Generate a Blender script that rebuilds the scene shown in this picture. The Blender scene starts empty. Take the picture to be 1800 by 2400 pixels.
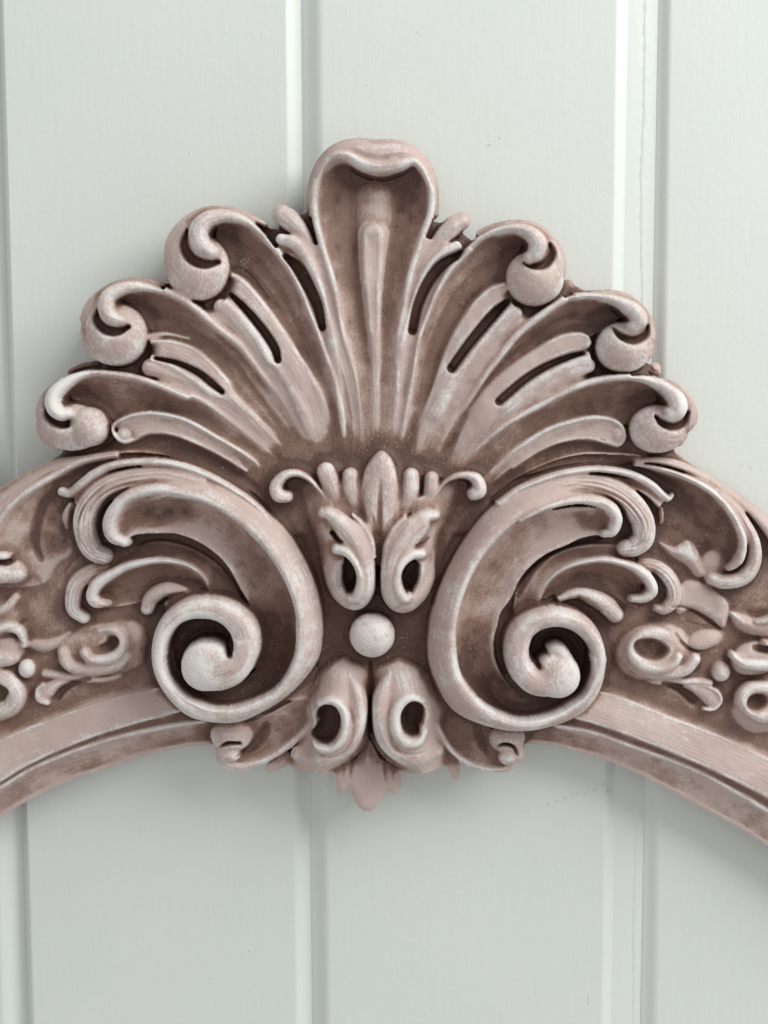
import bpy, math
import numpy as np
from mathutils import Matrix, Vector

# ---------------------------------------------------------------- camera, world, light, exposure
scene = bpy.context.scene
_U = 1.0 / 6000.0                                   # one carving unit in metres
_pitch = math.radians(5.6)                          # the camera looks slightly down on the wall
cam_data = bpy.data.cameras.new("camera")
cam = bpy.data.objects.new("camera", cam_data)
scene.collection.objects.link(cam)
cam.location = (0.0, 3600 * math.sin(_pitch) * _U, (180 + 3600 * math.cos(_pitch)) * _U)
cam.rotation_euler = (-_pitch, 0, 0)
cam_data.sensor_fit = 'VERTICAL'; cam_data.sensor_height = 24; cam_data.sensor_width = 18; cam_data.lens = 36
cam_data.clip_start = 0.02; cam_data.clip_end = 20
scene.camera = cam

world = bpy.data.worlds.new("World"); scene.world = world; world.use_nodes = True
bg = world.node_tree.nodes['Background']
bg.inputs[0].default_value = (0.99, 1.0, 0.985, 1); bg.inputs[1].default_value = 0.56

def area(name, loc, target, size, sy, power, col):
    d = bpy.data.lights.new(name, 'AREA'); d.shape = 'RECTANGLE'; d.size = size; d.size_y = sy; d.energy = power; d.color = col
    o = bpy.data.objects.new(name, d); scene.collection.objects.link(o); o.location = loc
    o.rotation_euler = (Vector(target) - Vector(loc)).to_track_quat('-Z', 'Y').to_euler()
    return o
area("window_light", (0.90, 0.86, 0.62), (0, -0.02, 0), 0.95, 0.95, 19.2, (0.975, 1.0, 0.968))
scene.view_settings.view_transform = 'Standard'; scene.view_settings.look = 'None'
scene.view_settings.gamma = 1; scene.view_settings.exposure = 0.0

# ---------------------------------------------------------------- camera geometry (units: 1 u = 1/6000 m)
U = 1.0 / 6000.0
PITCH = math.radians(5.6)
FOC, ZREF = 3600.0, 180.0
CAM = np.array([0.0, FOC * math.sin(PITCH), ZREF + FOC * math.cos(PITCH)])
UPV = np.array([0.0, math.cos(PITCH), -math.sin(PITCH)])
FWD = np.array([0.0, -math.sin(PITCH), -math.cos(PITCH)])

def at(px, py, z):
    """photo point (1800 x 2400) at height z above the wall -> world x, y"""
    px = np.asarray(px, float); py = np.asarray(py, float)
    dx = px - 900.0
    v = 1200.0 - py
    dy = v * UPV[1] + FOC * FWD[1]
    dz = v * UPV[2] + FOC * FWD[2]
    t = (np.asarray(z, float) - CAM[2]) / dz
    return dx * t, CAM[1] + dy * t

# ---------------------------------------------------------------- the carving, as a field of heights
STEP = 1.5
GX0, GY0 = -1230.0, 960.0
GW, GH = int(2460 / STEP), int(2080 / STEP)
H = np.full((GH, GW), -1e3)          # height
PID = np.full((GH, GW), -1, int)     # part
SA = np.zeros((GH, GW))              # brush coordinate across
SL = np.zeros((GH, GW))              # brush coordinate along
WA = np.zeros((GH, GW))              # how much brown glaze was left on
DR = np.zeros((GH, GW))              # how much white was dry brushed on
PARTS = []                           # (name, parent id, label)
_seed = [0]

def P(name, parent=-1, label=None):
    PARTS.append((name, parent, label)); return len(PARTS) - 1

TS = 1659.0
TILE = dict(T1=(600, 300, 600), T2=(100, 400, 600), T3=(0, 800, 600), T4=(400, 700, 600), T5=(900, 400, 600),
            T6=(1200, 600, 600), T7=(600, 1000, 600), T8=(600, 1400, 600), T9=(100, 1100, 600), TA=(300, 1300, 600),
            TB=(0, 1000, 400), TC=(0, 1350, 500), TD=(950, 1050, 600), TE=(1300, 1000, 500), TF=(1350, 1350, 450),
            TG=(1100, 1500, 700), TH=(950, 1350, 500), S=(0, 0, 1659))

def M(T, pts):
    ox, oy, w = TILE[T]; k = w / TS
    return [(ox + p[0] * k, oy + p[1] * k) + tuple(p[2:]) for p in pts]

def crom(P0, n):
    """Catmull-Rom through rows of P0, sampled evenly by arc length to n rows"""
    P0 = np.asarray(P0, float)
    if len(P0) == 2:
        t = np.linspace(0, 1, n)[:, None]
        return P0[0] * (1 - t) + P0[1] * t
    Q = np.vstack([2 * P0[0] - P0[1], P0, 2 * P0[-1] - P0[-2]])
    out = []
    for i in range(1, len(Q) - 2):
        a, b, c, d = Q[i - 1], Q[i], Q[i + 1], Q[i + 2]
        t = np.linspace(0, 1, 14, endpoint=False)[:, None]
        out.append(0.5 * ((2 * b) + (c - a) * t + (2 * a - 5 * b + 4 * c - d) * t * t + (3 * b - a - 3 * c + d) * t ** 3))
    out.append(P0[-1:])
    D = np.vstack(out)
    s = np.concatenate([[0], np.cumsum(np.hypot(np.diff(D[:, 0]), np.diff(D[:, 1])))])
    u = np.linspace(0, s[-1], n)
    return np.stack([np.interp(u, s, D[:, k]) for k in range(D.shape[1])], 1)

def raster(X, Y, Z, A, L):
    """micro-triangle z-buffer of one parametric sheet (world coords) -> window, mask, z, a, l"""
    gx = (X - GX0) / STEP; gy = (GY0 - Y) / STEP
    def quadtri(F):
        a, b, c, d = F[:-1, :-1], F[1:, :-1], F[1:, 1:], F[:-1, 1:]
        return np.concatenate([np.stack([a, b, c], -1).reshape(-1, 3), np.stack([a, c, d], -1).reshape(-1, 3)])
    tx, ty, tz, ta, tl = map(quadtri, (gx, gy, Z, A, L))
    ok = (tx.max(1) > 0) & (tx.min(1) < GW - 1) & (ty.max(1) > 0) & (ty.min(1) < GH - 1)
    tx, ty, tz, ta, tl = tx[ok], ty[ok], tz[ok], ta[ok], tl[ok]
    if len(tx) == 0: return None
    bx = np.ceil(tx.min(1) - 1e-6).astype(int); by = np.ceil(ty.min(1) - 1e-6).astype(int)
    kx = int(np.ceil((tx.max(1) - bx).max())) + 1; ky = int(np.ceil((ty.max(1) - by).max())) + 1
    kx, ky = min(kx, 12), min(ky, 12)
    det = (ty[:, 1] - ty[:, 2]) * (tx[:, 0] - tx[:, 2]) + (tx[:, 2] - tx[:, 1]) * (ty[:, 0] - ty[:, 2])
    good = np.abs(det) > 1e-9; det = np.where(good, det, 1)
    idx, zs, as_, ls = [], [], [], []
    for i in range(kx):
        for j in range(ky):
            cx = bx + i; cy = by + j
            w0 = ((ty[:, 1] - ty[:, 2]) * (cx - tx[:, 2]) + (tx[:, 2] - tx[:, 1]) * (cy - ty[:, 2])) / det
            w1 = ((ty[:, 2] - ty[:, 0]) * (cx - tx[:, 2]) + (tx[:, 0] - tx[:, 2]) * (cy - ty[:, 2])) / det
            w2 = 1 - w0 - w1
            m = good & (w0 > -1e-3) & (w1 > -1e-3) & (w2 > -1e-3) & (cx >= 0) & (cx < GW) & (cy >= 0) & (cy < GH)
            if not m.any(): continue
            idx.append(cy[m] * GW + cx[m])
            w = (w0[m], w1[m], w2[m])
            zs.append(sum(w[k] * tz[m, k] for k in range(3)))
            as_.append(sum(w[k] * ta[m, k] for k in range(3)))
            ls.append(sum(w[k] * tl[m, k] for k in range(3)))
    if not idx: return None
    idx = np.concatenate(idx); zs = np.concatenate(zs); as_ = np.concatenate(as_); ls = np.concatenate(ls)
    o = np.lexsort((zs, idx)); idx, zs, as_, ls = idx[o], zs[o], as_[o], ls[o]
    last = np.concatenate([idx[1:] != idx[:-1], [True]])
    return idx[last], zs[last], as_[last], ls[last]

def put(pid, idx, z, a, l, mode, wash, dry, k=0.0):
    h = H.reshape(-1); p = PID.reshape(-1)
    cur = h[idx]
    if mode == 'max': m = z > cur
    elif mode == 'min': m = (z < cur) & (cur > -500)
    else: m = np.ones(len(z), bool)
    ii = idx[m]; h[ii] = z[m]
    if k > 0 and mode == 'max':                  # soft union
        near = (~m) & (cur - z < k)
        q = (k - (cur - z)[near]) / k
        h[idx[near]] += q * q * k * .25
        q2 = np.clip((k - (z - cur)[m]) / k, 0, 1)
        h[ii] += q2 * q2 * k * .25
    if pid is not None and pid >= 0: p[ii] = pid
    SA.reshape(-1)[ii] = a[m] if not np.isscalar(a) else a
    SL.reshape(-1)[ii] = l[m] if not np.isscalar(l) else l
    for F_, v in ((WA, wash), (DR, dry)):
        F_.reshape(-1)[ii] = v if np.isscalar(v) else v[m]

def prof(kind, r):
    r = np.clip(np.abs(r), 0, 1)
    if kind == 'round': return 1 - np.sqrt(np.maximum(1 - (r * .985) ** 2, 0))
    if kind == 'soft': return r * r
    if kind == 'flat': return r ** 5
    if kind == 'dome': return r ** 3.2
    if kind == 'ridge': return np.sqrt(r * r + .03) - .17
    if kind == 'cove': return -(r * r)
    if kind == 'groove': return -(r ** 2) * (2 - r ** 2)     # for cuts, rises at the edges to +1

def sweep(pid, T, pts, z=None, h=None, kind='round', mode='max', cap='', wash=0., dry=0., tilt=0., strie=0., nst=3, k=0., zm=None):
    """pts: (x, y, halfwidth[, z]) in tile pixels"""
    _seed[0] += 1
    q = np.array(M(T, [p + (z,) if len(p) == 3 else p for p in pts]), float)
    kk = TILE[T][2] / TS
    q[:, 2] *= kk
    wx, wy = at(q[:, 0], q[:, 1], q[:, 3] if zm is None else zm)      # cuts are aimed at the surface they cut into
    q[:, 0], q[:, 1] = wx, wy
    ln = np.hypot(np.diff(wx), np.diff(wy)).sum()
    n = max(8, int(ln / (STEP * .8)))
    c = crom(q, n); c[:, 2] = np.maximum(c[:, 2], .6)
    hh = None if h is None else np.full(n, float(h))
    if hh is None: hh = c[:, 2] * .95
    R = np.zeros(n); l = np.linspace(0, ln, n)
    off = np.zeros(n)
    tg = np.stack([np.gradient(c[:, 0]), np.gradient(c[:, 1])], 1)
    tg /= np.linalg.norm(tg, axis=1)[:, None] + 1e-9
    def capr(i, sgn):
        w = c[i, 2]; m = max(5, int(w / (STEP * .7)))
        d = np.sin(np.linspace(0, math.pi / 2, m + 1))[1:] * w * .999
        row = np.repeat(c[i:i + 1], m, 0); row[:, 0] += sgn * tg[i, 0] * d; row[:, 1] += sgn * tg[i, 1] * d
        return row, np.repeat(tg[i:i + 1], m, 0), np.full(m, hh[i]), d / w, np.full(m, l[i]) + sgn * d
    if 'a' in cap:
        r_, t_, h_, d_, l_ = capr(0, -1)
        c = np.vstack([r_[::-1], c]); tg = np.vstack([t_[::-1], tg]); hh = np.concatenate([h_[::-1], hh])
        R = np.concatenate([d_[::-1], R]); l = np.concatenate([l_[::-1], l])
    if 'b' in cap:
        n0 = len(c) - 1
        w = c[n0, 2]; m = max(5, int(w / (STEP * .7)))
        d = np.sin(np.linspace(0, math.pi / 2, m + 1))[1:] * w * .999
        row = np.repeat(c[n0:], m, 0); row[:, 0] += tg[n0, 0] * d; row[:, 1] += tg[n0, 1] * d
        c = np.vstack([c, row]); tg = np.vstack([tg, np.repeat(tg[n0:], m, 0)]); hh = np.concatenate([hh, np.full(m, hh[n0])])
        R = np.concatenate([R, d / w]); l = np.concatenate([l, l[-1] + d])
    wm = c[:, 2].max(); nt = max(7, int(2 * wm / (STEP * .8)))
    s = np.linspace(-1, 1, nt)
    ww = c[:, 2] * np.sqrt(np.maximum(1 - R * R, 0))
    nx, ny = -tg[:, 1], tg[:, 0]
    X = c[:, 0][:, None] + nx[:, None] * ww[:, None] * s; Y = c[:, 1][:, None] + ny[:, None] * ww[:, None] * s
    rad = np.sqrt(R[:, None] ** 2 + (1 - R[:, None] ** 2) * s ** 2)
    tt = s[None, :] * np.sqrt(1 - R[:, None] ** 2)
    Z = c[:, 3][:, None] - hh[:, None] * prof(kind, rad) + tilt * tt
    if strie:
        Z = Z - strie * (0.5 - 0.5 * np.cos(2 * math.pi * nst * tt * .5 + (0 if nst % 2 else math.pi))) * (1 - rad ** 4) * np.clip(ww / wm * 1.5, 0, 1)[:, None]
    A = s[None, :] * ww[:, None] + 97.3 * _seed[0]
    L = np.repeat(l[:, None], nt, 1) + 51.7 * _seed[0]
    r = raster(X, Y, Z, A, L)
    if r is not None: put(pid, *r, mode, wash, dry, k)

def loft(pid, A, B, zA, zB, sag=0., mode='max', wash=0., dry=0., ripple=0., nr=3, k=0., skew=0., tip=0.):
    """sheet between two rails (photo pixels); z along each rail, hollowed by sag"""
    _seed[0] += 1
    def rail(Q, z):
        Q = np.asarray([q[:2] for q in Q], float)
        z = np.atleast_1d(np.asarray(z, float))
        s = np.concatenate([[0], np.cumsum(np.hypot(np.diff(Q[:, 0]), np.diff(Q[:, 1])))]); s /= s[-1]
        zz = np.interp(s, np.linspace(0, 1, len(z)), z) if len(z) > 1 else np.full(len(Q), z[0])
        x, y = at(Q[:, 0], Q[:, 1], zz)
        return np.stack([x, y, zz], 1)
    a, b = rail(A, zA), rail(B, zB)
    ln = max(np.hypot(np.diff(a[:, 0]), np.diff(a[:, 1])).sum(), np.hypot(np.diff(b[:, 0]), np.diff(b[:, 1])).sum())
    n = max(8, int(ln / (STEP * .9)))
    a, b = crom(a, n), crom(b, n)
    wid = np.hypot(a[:, 0] - b[:, 0], a[:, 1] - b[:, 1])
    nt = max(5, int(wid.max() / (STEP * .9)))
    t = np.linspace(0, 1, nt)[None, :]
    X = a[:, 0:1] * (1 - t) + b[:, 0:1] * t; Y = a[:, 1:2] * (1 - t) + b[:, 1:2] * t
    sg = np.atleast_1d(np.asarray(sag, float))
    sg = np.interp(np.linspace(0, 1, n), np.linspace(0, 1, len(sg)), sg) if len(sg) > 1 else np.full(n, sg[0])
    ts = t ** (2.0 ** skew)
    Z = a[:, 2:3] * (1 - t) + b[:, 2:3] * t - sg[:, None] * 4 * ts * (1 - ts)
    if ripple: Z = Z + ripple * np.cos(2 * math.pi * nr * t) * np.clip(wid[:, None] / wid.max() * 2, 0, 1)
    if tip: Z = Z - tip * np.exp(-(np.linspace(0, ln, n)[:, None] / (9 + 6 * (1 - (2 * t - 1) ** 2))) ** 2)
    Aa = (t - .5) * wid[:, None] + 97.3 * _seed[0]
    L = np.repeat(np.linspace(0, ln, n)[:, None], nt, 1) + 51.7 * _seed[0]
    r = raster(X, Y, Z, Aa, L)
    if r is not None:
        u = np.clip((r[3] - 51.7 * _seed[0]) / ln, 0, 1)
        if not np.isscalar(wash): wash = np.interp(u, np.linspace(0, 1, len(wash)), wash)
        if not np.isscalar(dry): dry = np.interp(u, np.linspace(0, 1, len(dry)), dry)
        put(pid, *r, mode, wash, dry, k)

def blob(pid, T, cx, cy, rx, ry, ang=0, z=200, h=None, p=2., mode='max', wash=0., dry=0., k=0., tx=0, ty=0):
    _seed[0] += 1
    ox, oy, w = TILE[T]; kk = w / TS
    rx *= kk; ry *= kk
    if h is None: h = min(rx, ry)
    cx, cy = at(ox + cx * kk, oy + cy * kk, z - h * .3 if mode != 'min' else z + 40)
    n = max(rx, ry)
    i0 = max(int((cx - n - GX0) / STEP) - 1, 0); i1 = min(int((cx + n - GX0) / STEP) + 2, GW)
    j0 = max(int((GY0 - cy - n) / STEP) - 1, 0); j1 = min(int((GY0 - cy + n) / STEP) + 2, GH)
    if i1 <= i0 or j1 <= j0: return
    jj, ii = np.mgrid[j0:j1, i0:i1]
    x = GX0 + ii * STEP - cx; y = GY0 - jj * STEP - cy
    a = math.radians(-ang); u = (x * math.cos(a) + y * math.sin(a)) / rx; v = (-x * math.sin(a) + y * math.cos(a)) / ry
    r = (np.abs(u) ** p + np.abs(v) ** p) ** (1 / p)
    m = r < 1
    sgn = -1 if mode == 'min' else 1
    zz = z - sgn * h * prof('round' if mode != 'min' else 'soft', r) + tx * u + ty * v
    idx = (jj * GW + ii)[m]
    put(pid, idx, zz[m], (x[m] + 97.3 * _seed[0]), (y[m] * 7 + 51.7 * _seed[0]), mode, wash, dry, k)

def poly(pid, T, pts, z, h=10, bw=12, mode='max', wash=0., dry=0., smooth=True, dome=0., k=0.):
    _seed[0] += 1
    q = np.array(M(T, pts), float)
    x, y = at(q[:, 0], q[:, 1], z - h * .3 if mode != 'min' else z + 90); q = np.stack([x, y], 1)
    if smooth:
        Q = np.vstack([q, q[:1]]); Qe = np.vstack([q[-2:-1], q[-1:], Q, q[1:3]])
        n = len(q) * 8
        full = []
        for i in range(2, len(Qe) - 2):
            a, b, c, d = Qe[i - 1], Qe[i], Qe[i + 1], Qe[i + 2] if i + 2 < len(Qe) else Qe[-1]
            t = np.linspace(0, 1, 8, endpoint=False)[:, None]
            full.append(0.5 * ((2 * b) + (c - a) * t + (2 * a - 5 * b + 4 * c - d) * t * t + (3 * b - a - 3 * c + d) * t ** 3))
        q = np.vstack(full[:len(pts)])
    i0 = max(int((q[:, 0].min() - GX0) / STEP) - 1, 0); i1 = min(int((q[:, 0].max() - GX0) / STEP) + 2, GW)
    j0 = max(int((GY0 - q[:, 1].max()) / STEP) - 1, 0); j1 = min(int((GY0 - q[:, 1].min()) / STEP) + 2, GH)
    jj, ii = np.mgrid[j0:j1, i0:i1]
    x = (GX0 + ii * STEP); y = (GY0 - jj * STEP)
    inside = np.zeros(x.shape, bool); d2 = np.full(x.shape, 1e12)
    for a, b in zip(q, np.roll(q, -1, 0)):
        c = (a[1] > y) != (b[1] > y)
        xi = (b[0] - a[0]) * (y - a[1]) / (b[1] - a[1] + 1e-12) + a[0]
        inside ^= c & (x < xi)
        e = b - a; L2 = (e @ e) + 1e-9
        t = np.clip(((x - a[0]) * e[0] + (y - a[1]) * e[1]) / L2, 0, 1)
        np.minimum(d2, (x - a[0] - t * e[0]) ** 2 + (y - a[1] - t * e[1]) ** 2, out=d2)
    d = np.sqrt(d2); qd = np.clip(d / bw, 0, 1)
    zz = z - h * (1 - np.sqrt(1 - (1 - qd) ** 2)) + dome * (1 - np.exp(-d / (bw * 2)))
    m = inside
    idx = (jj * GW + ii)[m]
    put(pid, idx, zz[m], x[m] + 97.3 * _seed[0], y[m] * 4 + 51.7 * _seed[0], mode, wash, dry, k)

def cut(T, pts, depth, z=None, kind='soft', cap='ab', wash=1., pid=None, zm=None):
    """a groove carved down: floor at z (absolute), rising depth to its sides"""
    _seed[0] += 1
    if zm is None: zm = np.mean([p[3] for p in pts]) + 58
    sweep(pid, T, pts, z=z, h=-depth, kind=kind, mode='min', cap=cap, wash=wash, zm=zm)

def offs(Q, d):
    Q = np.asarray([q[:2] for q in Q], float); t = np.gradient(Q, axis=0); t /= np.linalg.norm(t, axis=1)[:, None] + 1e-9
    return [(float(x + ty * d), float(y - tx * d)) for (x, y), (tx, ty) in zip(Q, t)]

def incise(T, pts, depth, wash=.6, dry=0.):
    """a groove cut a given depth below whatever surface is there: pts (x, y, halfwidth)"""
    q = np.array(M(T, pts), float); q[:, 2] *= TILE[T][2] / TS
    zz = 190.
    x, y = at(q[:, 0], q[:, 1], zz); q[:, 0], q[:, 1] = x, y
    ln = np.hypot(np.diff(x), np.diff(y)).sum(); c = crom(q, max(8, int(ln / 2)))
    pad = c[:, 2].max() + 3
    i0 = max(int((c[:, 0].min() - pad - GX0) / STEP), 0); i1 = min(int((c[:, 0].max() + pad - GX0) / STEP) + 2, GW)
    j0 = max(int((GY0 - c[:, 1].max() - pad) / STEP), 0); j1 = min(int((GY0 - c[:, 1].min() + pad) / STEP) + 2, GH)
    if i1 <= i0 or j1 <= j0: return
    D = np.full((j1 - j0, i1 - i0), 9.)
    for a in c:
        w = max(a[2], .8); r = int(w / STEP) + 2
        ci = (a[0] - GX0) / STEP - i0; cj = (GY0 - a[1]) / STEP - j0
        a0, a1 = max(int(ci) - r, 0), min(int(ci) + r + 2, D.shape[1]); b0, b1 = max(int(cj) - r, 0), min(int(cj) + r + 2, D.shape[0])
        if a1 <= a0 or b1 <= b0: continue
        yy, xx = np.mgrid[b0:b1, a0:a1]
        dd = np.hypot(xx - ci, yy - cj) * STEP / w
        np.minimum(D[b0:b1, a0:a1], dd, out=D[b0:b1, a0:a1])
    g = np.clip(1 - D ** 2, 0, 1)
    sub = H[j0:j1, i0:i1]; ok = sub > -500
    sub[ok] -= (depth * g)[ok]
    w_ = WA[j0:j1, i0:i1]; w_[ok] = np.maximum(w_, wash * np.clip(g * 1.4, 0, 1))[ok]

def box3(F, s):
    """gaussian-like blur, sigma s cells"""
    if s <= 0: return F
    r = max(1, int(round(math.sqrt(4 * s * s + 1) / 2)))
    if s < 1.6:
        x = np.arange(-5, 6); kf = np.exp(-x * x / (2 * s * s)); kf /= kf.sum()
        for ax in (0, 1):
            Fp = np.pad(F, [(5, 5) if a == ax else (0, 0) for a in (0, 1)], mode='edge')
            F = sum(kf[i] * (Fp[i:i + F.shape[0], :] if ax == 0 else Fp[:, i:i + F.shape[1]]) for i in range(11))
        return F
    for _ in range(3):
        for ax in (0, 1):
            n = F.shape[ax]
            Fp = np.pad(F, [(r + 1, r) if a == ax else (0, 0) for a in (0, 1)], mode='edge')
            c = np.cumsum(Fp, axis=ax)
            F = ((c[2 * r + 1:2 * r + 1 + n] - c[:n]) if ax == 0 else (c[:, 2 * r + 1:2 * r + 1 + n] - c[:, :n])) / (2 * r + 1)
    return F

_rng = np.random.RandomState(7)
_tab = _rng.rand(512, 512)
def vnoise(x, y):
    xi = np.floor(x).astype(int); yi = np.floor(y).astype(int)
    fx = x - xi; fy = y - yi; fx = fx * fx * (3 - 2 * fx); fy = fy * fy * (3 - 2 * fy)
    g = lambda i, j: _tab[(yi + j) % 512, (xi + i) % 512]
    return (g(0, 0) * (1 - fx) + g(1, 0) * fx) * (1 - fy) + (g(0, 1) * (1 - fx) + g(1, 1) * fx) * fy
def sstep(a, b, x):
    t = np.clip((x - a) / (b - a), 0, 1); return t * t * (3 - 2 * t)
# ================================================================ the carving, traced feature by feature
backing = P('backing_board')
moulding = P('arch_moulding')
shell = P('shell_fan')

# --- backing: everything rests on it; its top shows in the dark gaps
poly(backing, 'S', [(-340, 1640), (-180, 1370), (-60, 1200), (20, 1140), (120, 1085), (150, 1060), (160, 960), (150, 920), (200, 880), (240, 872), (260, 820), (250, 760), (280, 705), (385, 682),
                    (430, 630), (450, 545), (560, 520), (650, 540), (700, 510), (760, 480), (850, 420), (950, 450), (1010, 520), (1060, 530), (1110, 570), (1250, 570),
                    (1290, 640), (1440, 720), (1490, 800), (1516, 870), (1560, 960), (1580, 1060), (1650, 1110), (1760, 1180), (1860, 1280), (1960, 1440), (2140, 1680),
                    (2140, 2050), (1930, 1900), (1700, 1750), (1500, 1700), (1200, 1665), (1060, 1700), (900, 1720), (700, 1700), (480, 1690), (300, 1700), (60, 1760), (-130, 1860), (-340, 1970)],
     98, h=34, bw=14, wash=.75, smooth=False)
blob(backing, 'T6', 355, 215, 48, 60, z=70, h=30, wash=.9)
blob(backing, 'T6', 915, 735, 45, 50, z=78, h=30, wash=.6)
blob(backing, 'T6', 855, 730, 35, 40, z=74, h=25, wash=.9)
sweep(backing, 'T2', [(200, 1310, 30), (290, 1275, 34), (420, 1270, 36)], z=80, cap='a', wash=.9)

# --- moulding: four long lines of the arch
la = [(-340, 1905), (-130, 1800), (-60, 1764), (0, 1736), (60, 1709), (136, 1681), (211, 1654), (286, 1632), (362, 1615), (500, 1590), (886, 1560), (1270, 1590), (1410, 1623), (1486, 1648), (1567, 1681), (1648, 1711), (1730, 1746), (1800, 1781), (1930, 1850), (2140, 1985)]
lb = [(-340, 2024), (-130, 1905), (-60, 1864), (0, 1829), (60, 1793), (136, 1757), (211, 1727), (286, 1703), (362, 1682), (500, 1655), (886, 1630), (1270, 1664), (1362, 1686), (1421, 1702), (1522, 1740), (1606, 1774), (1691, 1812), (1800, 1867), (1930, 1940), (2140, 2078)]
lc = [(-340, 2055), (-130, 1930), (-60, 1884), (0, 1846), (75, 1801), (151, 1768), (241, 1738), (332, 1714), (407, 1699), (500, 1688), (886, 1655), (1250, 1688), (1311, 1702), (1395, 1719), (1480, 1749), (1606, 1795), (1691, 1837), (1800, 1901), (1930, 1985), (2140, 2134)]
ld = [(-340, 2128), (-130, 1990), (-60, 1945), (0, 1912), (50, 1882), (111, 1850), (181, 1820), (256, 1796), (331, 1769), (422, 1748), (500, 1739), (886, 1700), (1239, 1738), (1290, 1743), (1395, 1770), (1480, 1804), (1564, 1846), (1648, 1892), (1733, 1939), (1800, 1981), (1930, 2070), (2140, 2232)]
def off(line, d): return [(x, y + d) for x, y in line]
cove = P('cove', moulding); band = P('flat_band', moulding); fillet = P('groove', moulding); lip_m = P('inner_lip', moulding)
loft(cove, off(la, -95), la, 82, 116, sag=16, wash=.45)
loft(band, la, lb, 120, 140, sag=-4, wash=.0, dry=0.20)
sweep(band, 'S', [(x, y, 5) for x, y in lb], z=141, h=5, dry=0.80)
sweep(band, 'S', [(x, y + 1, 4) for x, y in la], z=123, h=5, dry=0.64)
loft(fillet, off(lb, 2), off(lc, -3), 122, 110, sag=4, wash=.62)
sweep(fillet, 'S', [(x, y, 6.5) for x, y in lc], z=122, h=10, dry=.75)
loft(lip_m, off(lc, 3), ld, 112, 72, sag=7, wash=.2)
# the moulding itself: a thin outer strip of stock under the bands (seen at the inner edge)
sweep(moulding, 'S', [(x, y - 5, 6) for x, y in ld], z=78, h=10, dry=0.32)

# ================================================================ SHELL
fan_z = 123
poly(shell, 'S', [(205, 1085), (300, 1000), (330, 860), (420, 760), (520, 640), (620, 560), (720, 600), (760, 520), (900, 480), (1000, 560), (1040, 620), (1150, 600), (1250, 680), (1330, 780), (1440, 900),
                  (1500, 1000), (1500, 1080), (1180, 1130), (1100, 1250), (650, 1250), (580, 1130), (400, 1080)], fan_z, h=20, bw=20, wash=.95)
poly(shell, 'S', [(470, 1075), (640, 1095), (670, 1260), (610, 1260), (545, 1165)], 118, h=10, bw=8, wash=1.)
l1leaf_lo = M('T3', [(850, 640), (980, 590), (1150, 610), (1400, 720), (1600, 840)]) + M('T4', [(400, 1070), (560, 1180)])
l1leaf_up = M('T3', [(740, 560), (850, 482), (1000, 465), (1200, 510), (1400, 620), (1600, 742)]) + M('T4', [(560, 1060), (640, 1130)])
l1low = M('T3', [(620, 745), (870, 725), (1100, 750), (1300, 820), (1500, 930), (1650, 1030)]) + M('T4', [(450, 1190), (560, 1230)])
l1rim = M('T3', [(640, 200), (820, 225), (1000, 275), (1200, 360)]) + M('T4', [(130, 630), (250, 690), (450, 850), (600, 970), (700, 1060)])
l2rib = M('T2', [(690, 1110), (830, 1108), (980, 1160), (1100, 1260), (1200, 1370)]) + M('T4', [(400, 610), (520, 740), (640, 860), (760, 970)])
s1 = M('T2', [(700, 1215), (860, 1245), (1020, 1320), (1165, 1450)])
m1ridge = M('T2', [(690, 1210), (840, 1275), (960, 1345), (1080, 1435)]) + M('T4', [(370, 645), (470, 730), (600, 860), (720, 980)])
l2rim = M('T2', [(780, 770), (900, 830), (1000, 900), (1120, 1010), (1250, 1110)]) + M('T4', [(480, 340), (600, 500), (700, 640), (800, 800), (900, 970)])
s2 = M('T2', [(1200, 810), (1330, 930), (1450, 1080), (1525, 1235)])
m2ridge = M('T2', [(1160, 850), (1280, 960), (1380, 1080), (1460, 1220)]) + M('T4', [(690, 440), (770, 560), (850, 720), (900, 860), (930, 980)])
l3rib = M('T2', [(1215, 670), (1300, 720), (1400, 830), (1500, 960)]) + M('T4', [(780, 300), (870, 450), (950, 600), (1000, 750), (1040, 920)])
l3rim = M('T2', [(1300, 320), (1420, 400), (1530, 530)]) + M('T1', [(130, 790), (220, 905), (290, 1050), (350, 1200), (400, 1320)]) + M('T4', [(1010, 380), (1060, 520), (1100, 700), (1120, 850), (1130, 980)])
m3ridge = M('T1', [(160, 705), (260, 740), (330, 820), (380, 920), (430, 1060), (460, 1200)]) + M('T4', [(1045, 280), (1110, 480), (1160, 680), (1180, 850), (1190, 1000)])
clrim = M('T1', [(395, 330), (375, 450), (385, 600), (425, 760), (475, 920), (515, 1080), (545, 1250), (580, 1400)]) + M('T4', [(1190, 500), (1225, 750), (1235, 1000)])
crrim = M('T1', [(1110, 310), (1140, 420), (1130, 560), (1080, 700), (1020, 880), (980, 1050), (945, 1250), (920, 1400)]) + M('T4', [(1470, 600), (1455, 800), (1450, 980)])
m3rR = M('T1', [(1310, 765), (1210, 810), (1110, 900), (1040, 1050), (1000, 1180), (960, 1350)]) + M('T4', [(1520, 400), (1500, 600), (1480, 800), (1470, 980)])
r3rim = M('T5', [(700, 400), (560, 500), (430, 640), (340, 790), (275, 950), (225, 1090), (190, 1300), (160, 1480), (130, 1640), (95, 1840)])
r3rib = M('T5', [(790, 735), (690, 770), (600, 850), (520, 960), (450, 1080), (390, 1220), (330, 1400), (270, 1560), (230, 1659), (180, 1850)])
m2Rr = M('T5', [(860, 890), (760, 960), (650, 1070), (560, 1190), (480, 1310), (400, 1450), (330, 1580), (300, 1659), (225, 1870)])
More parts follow.
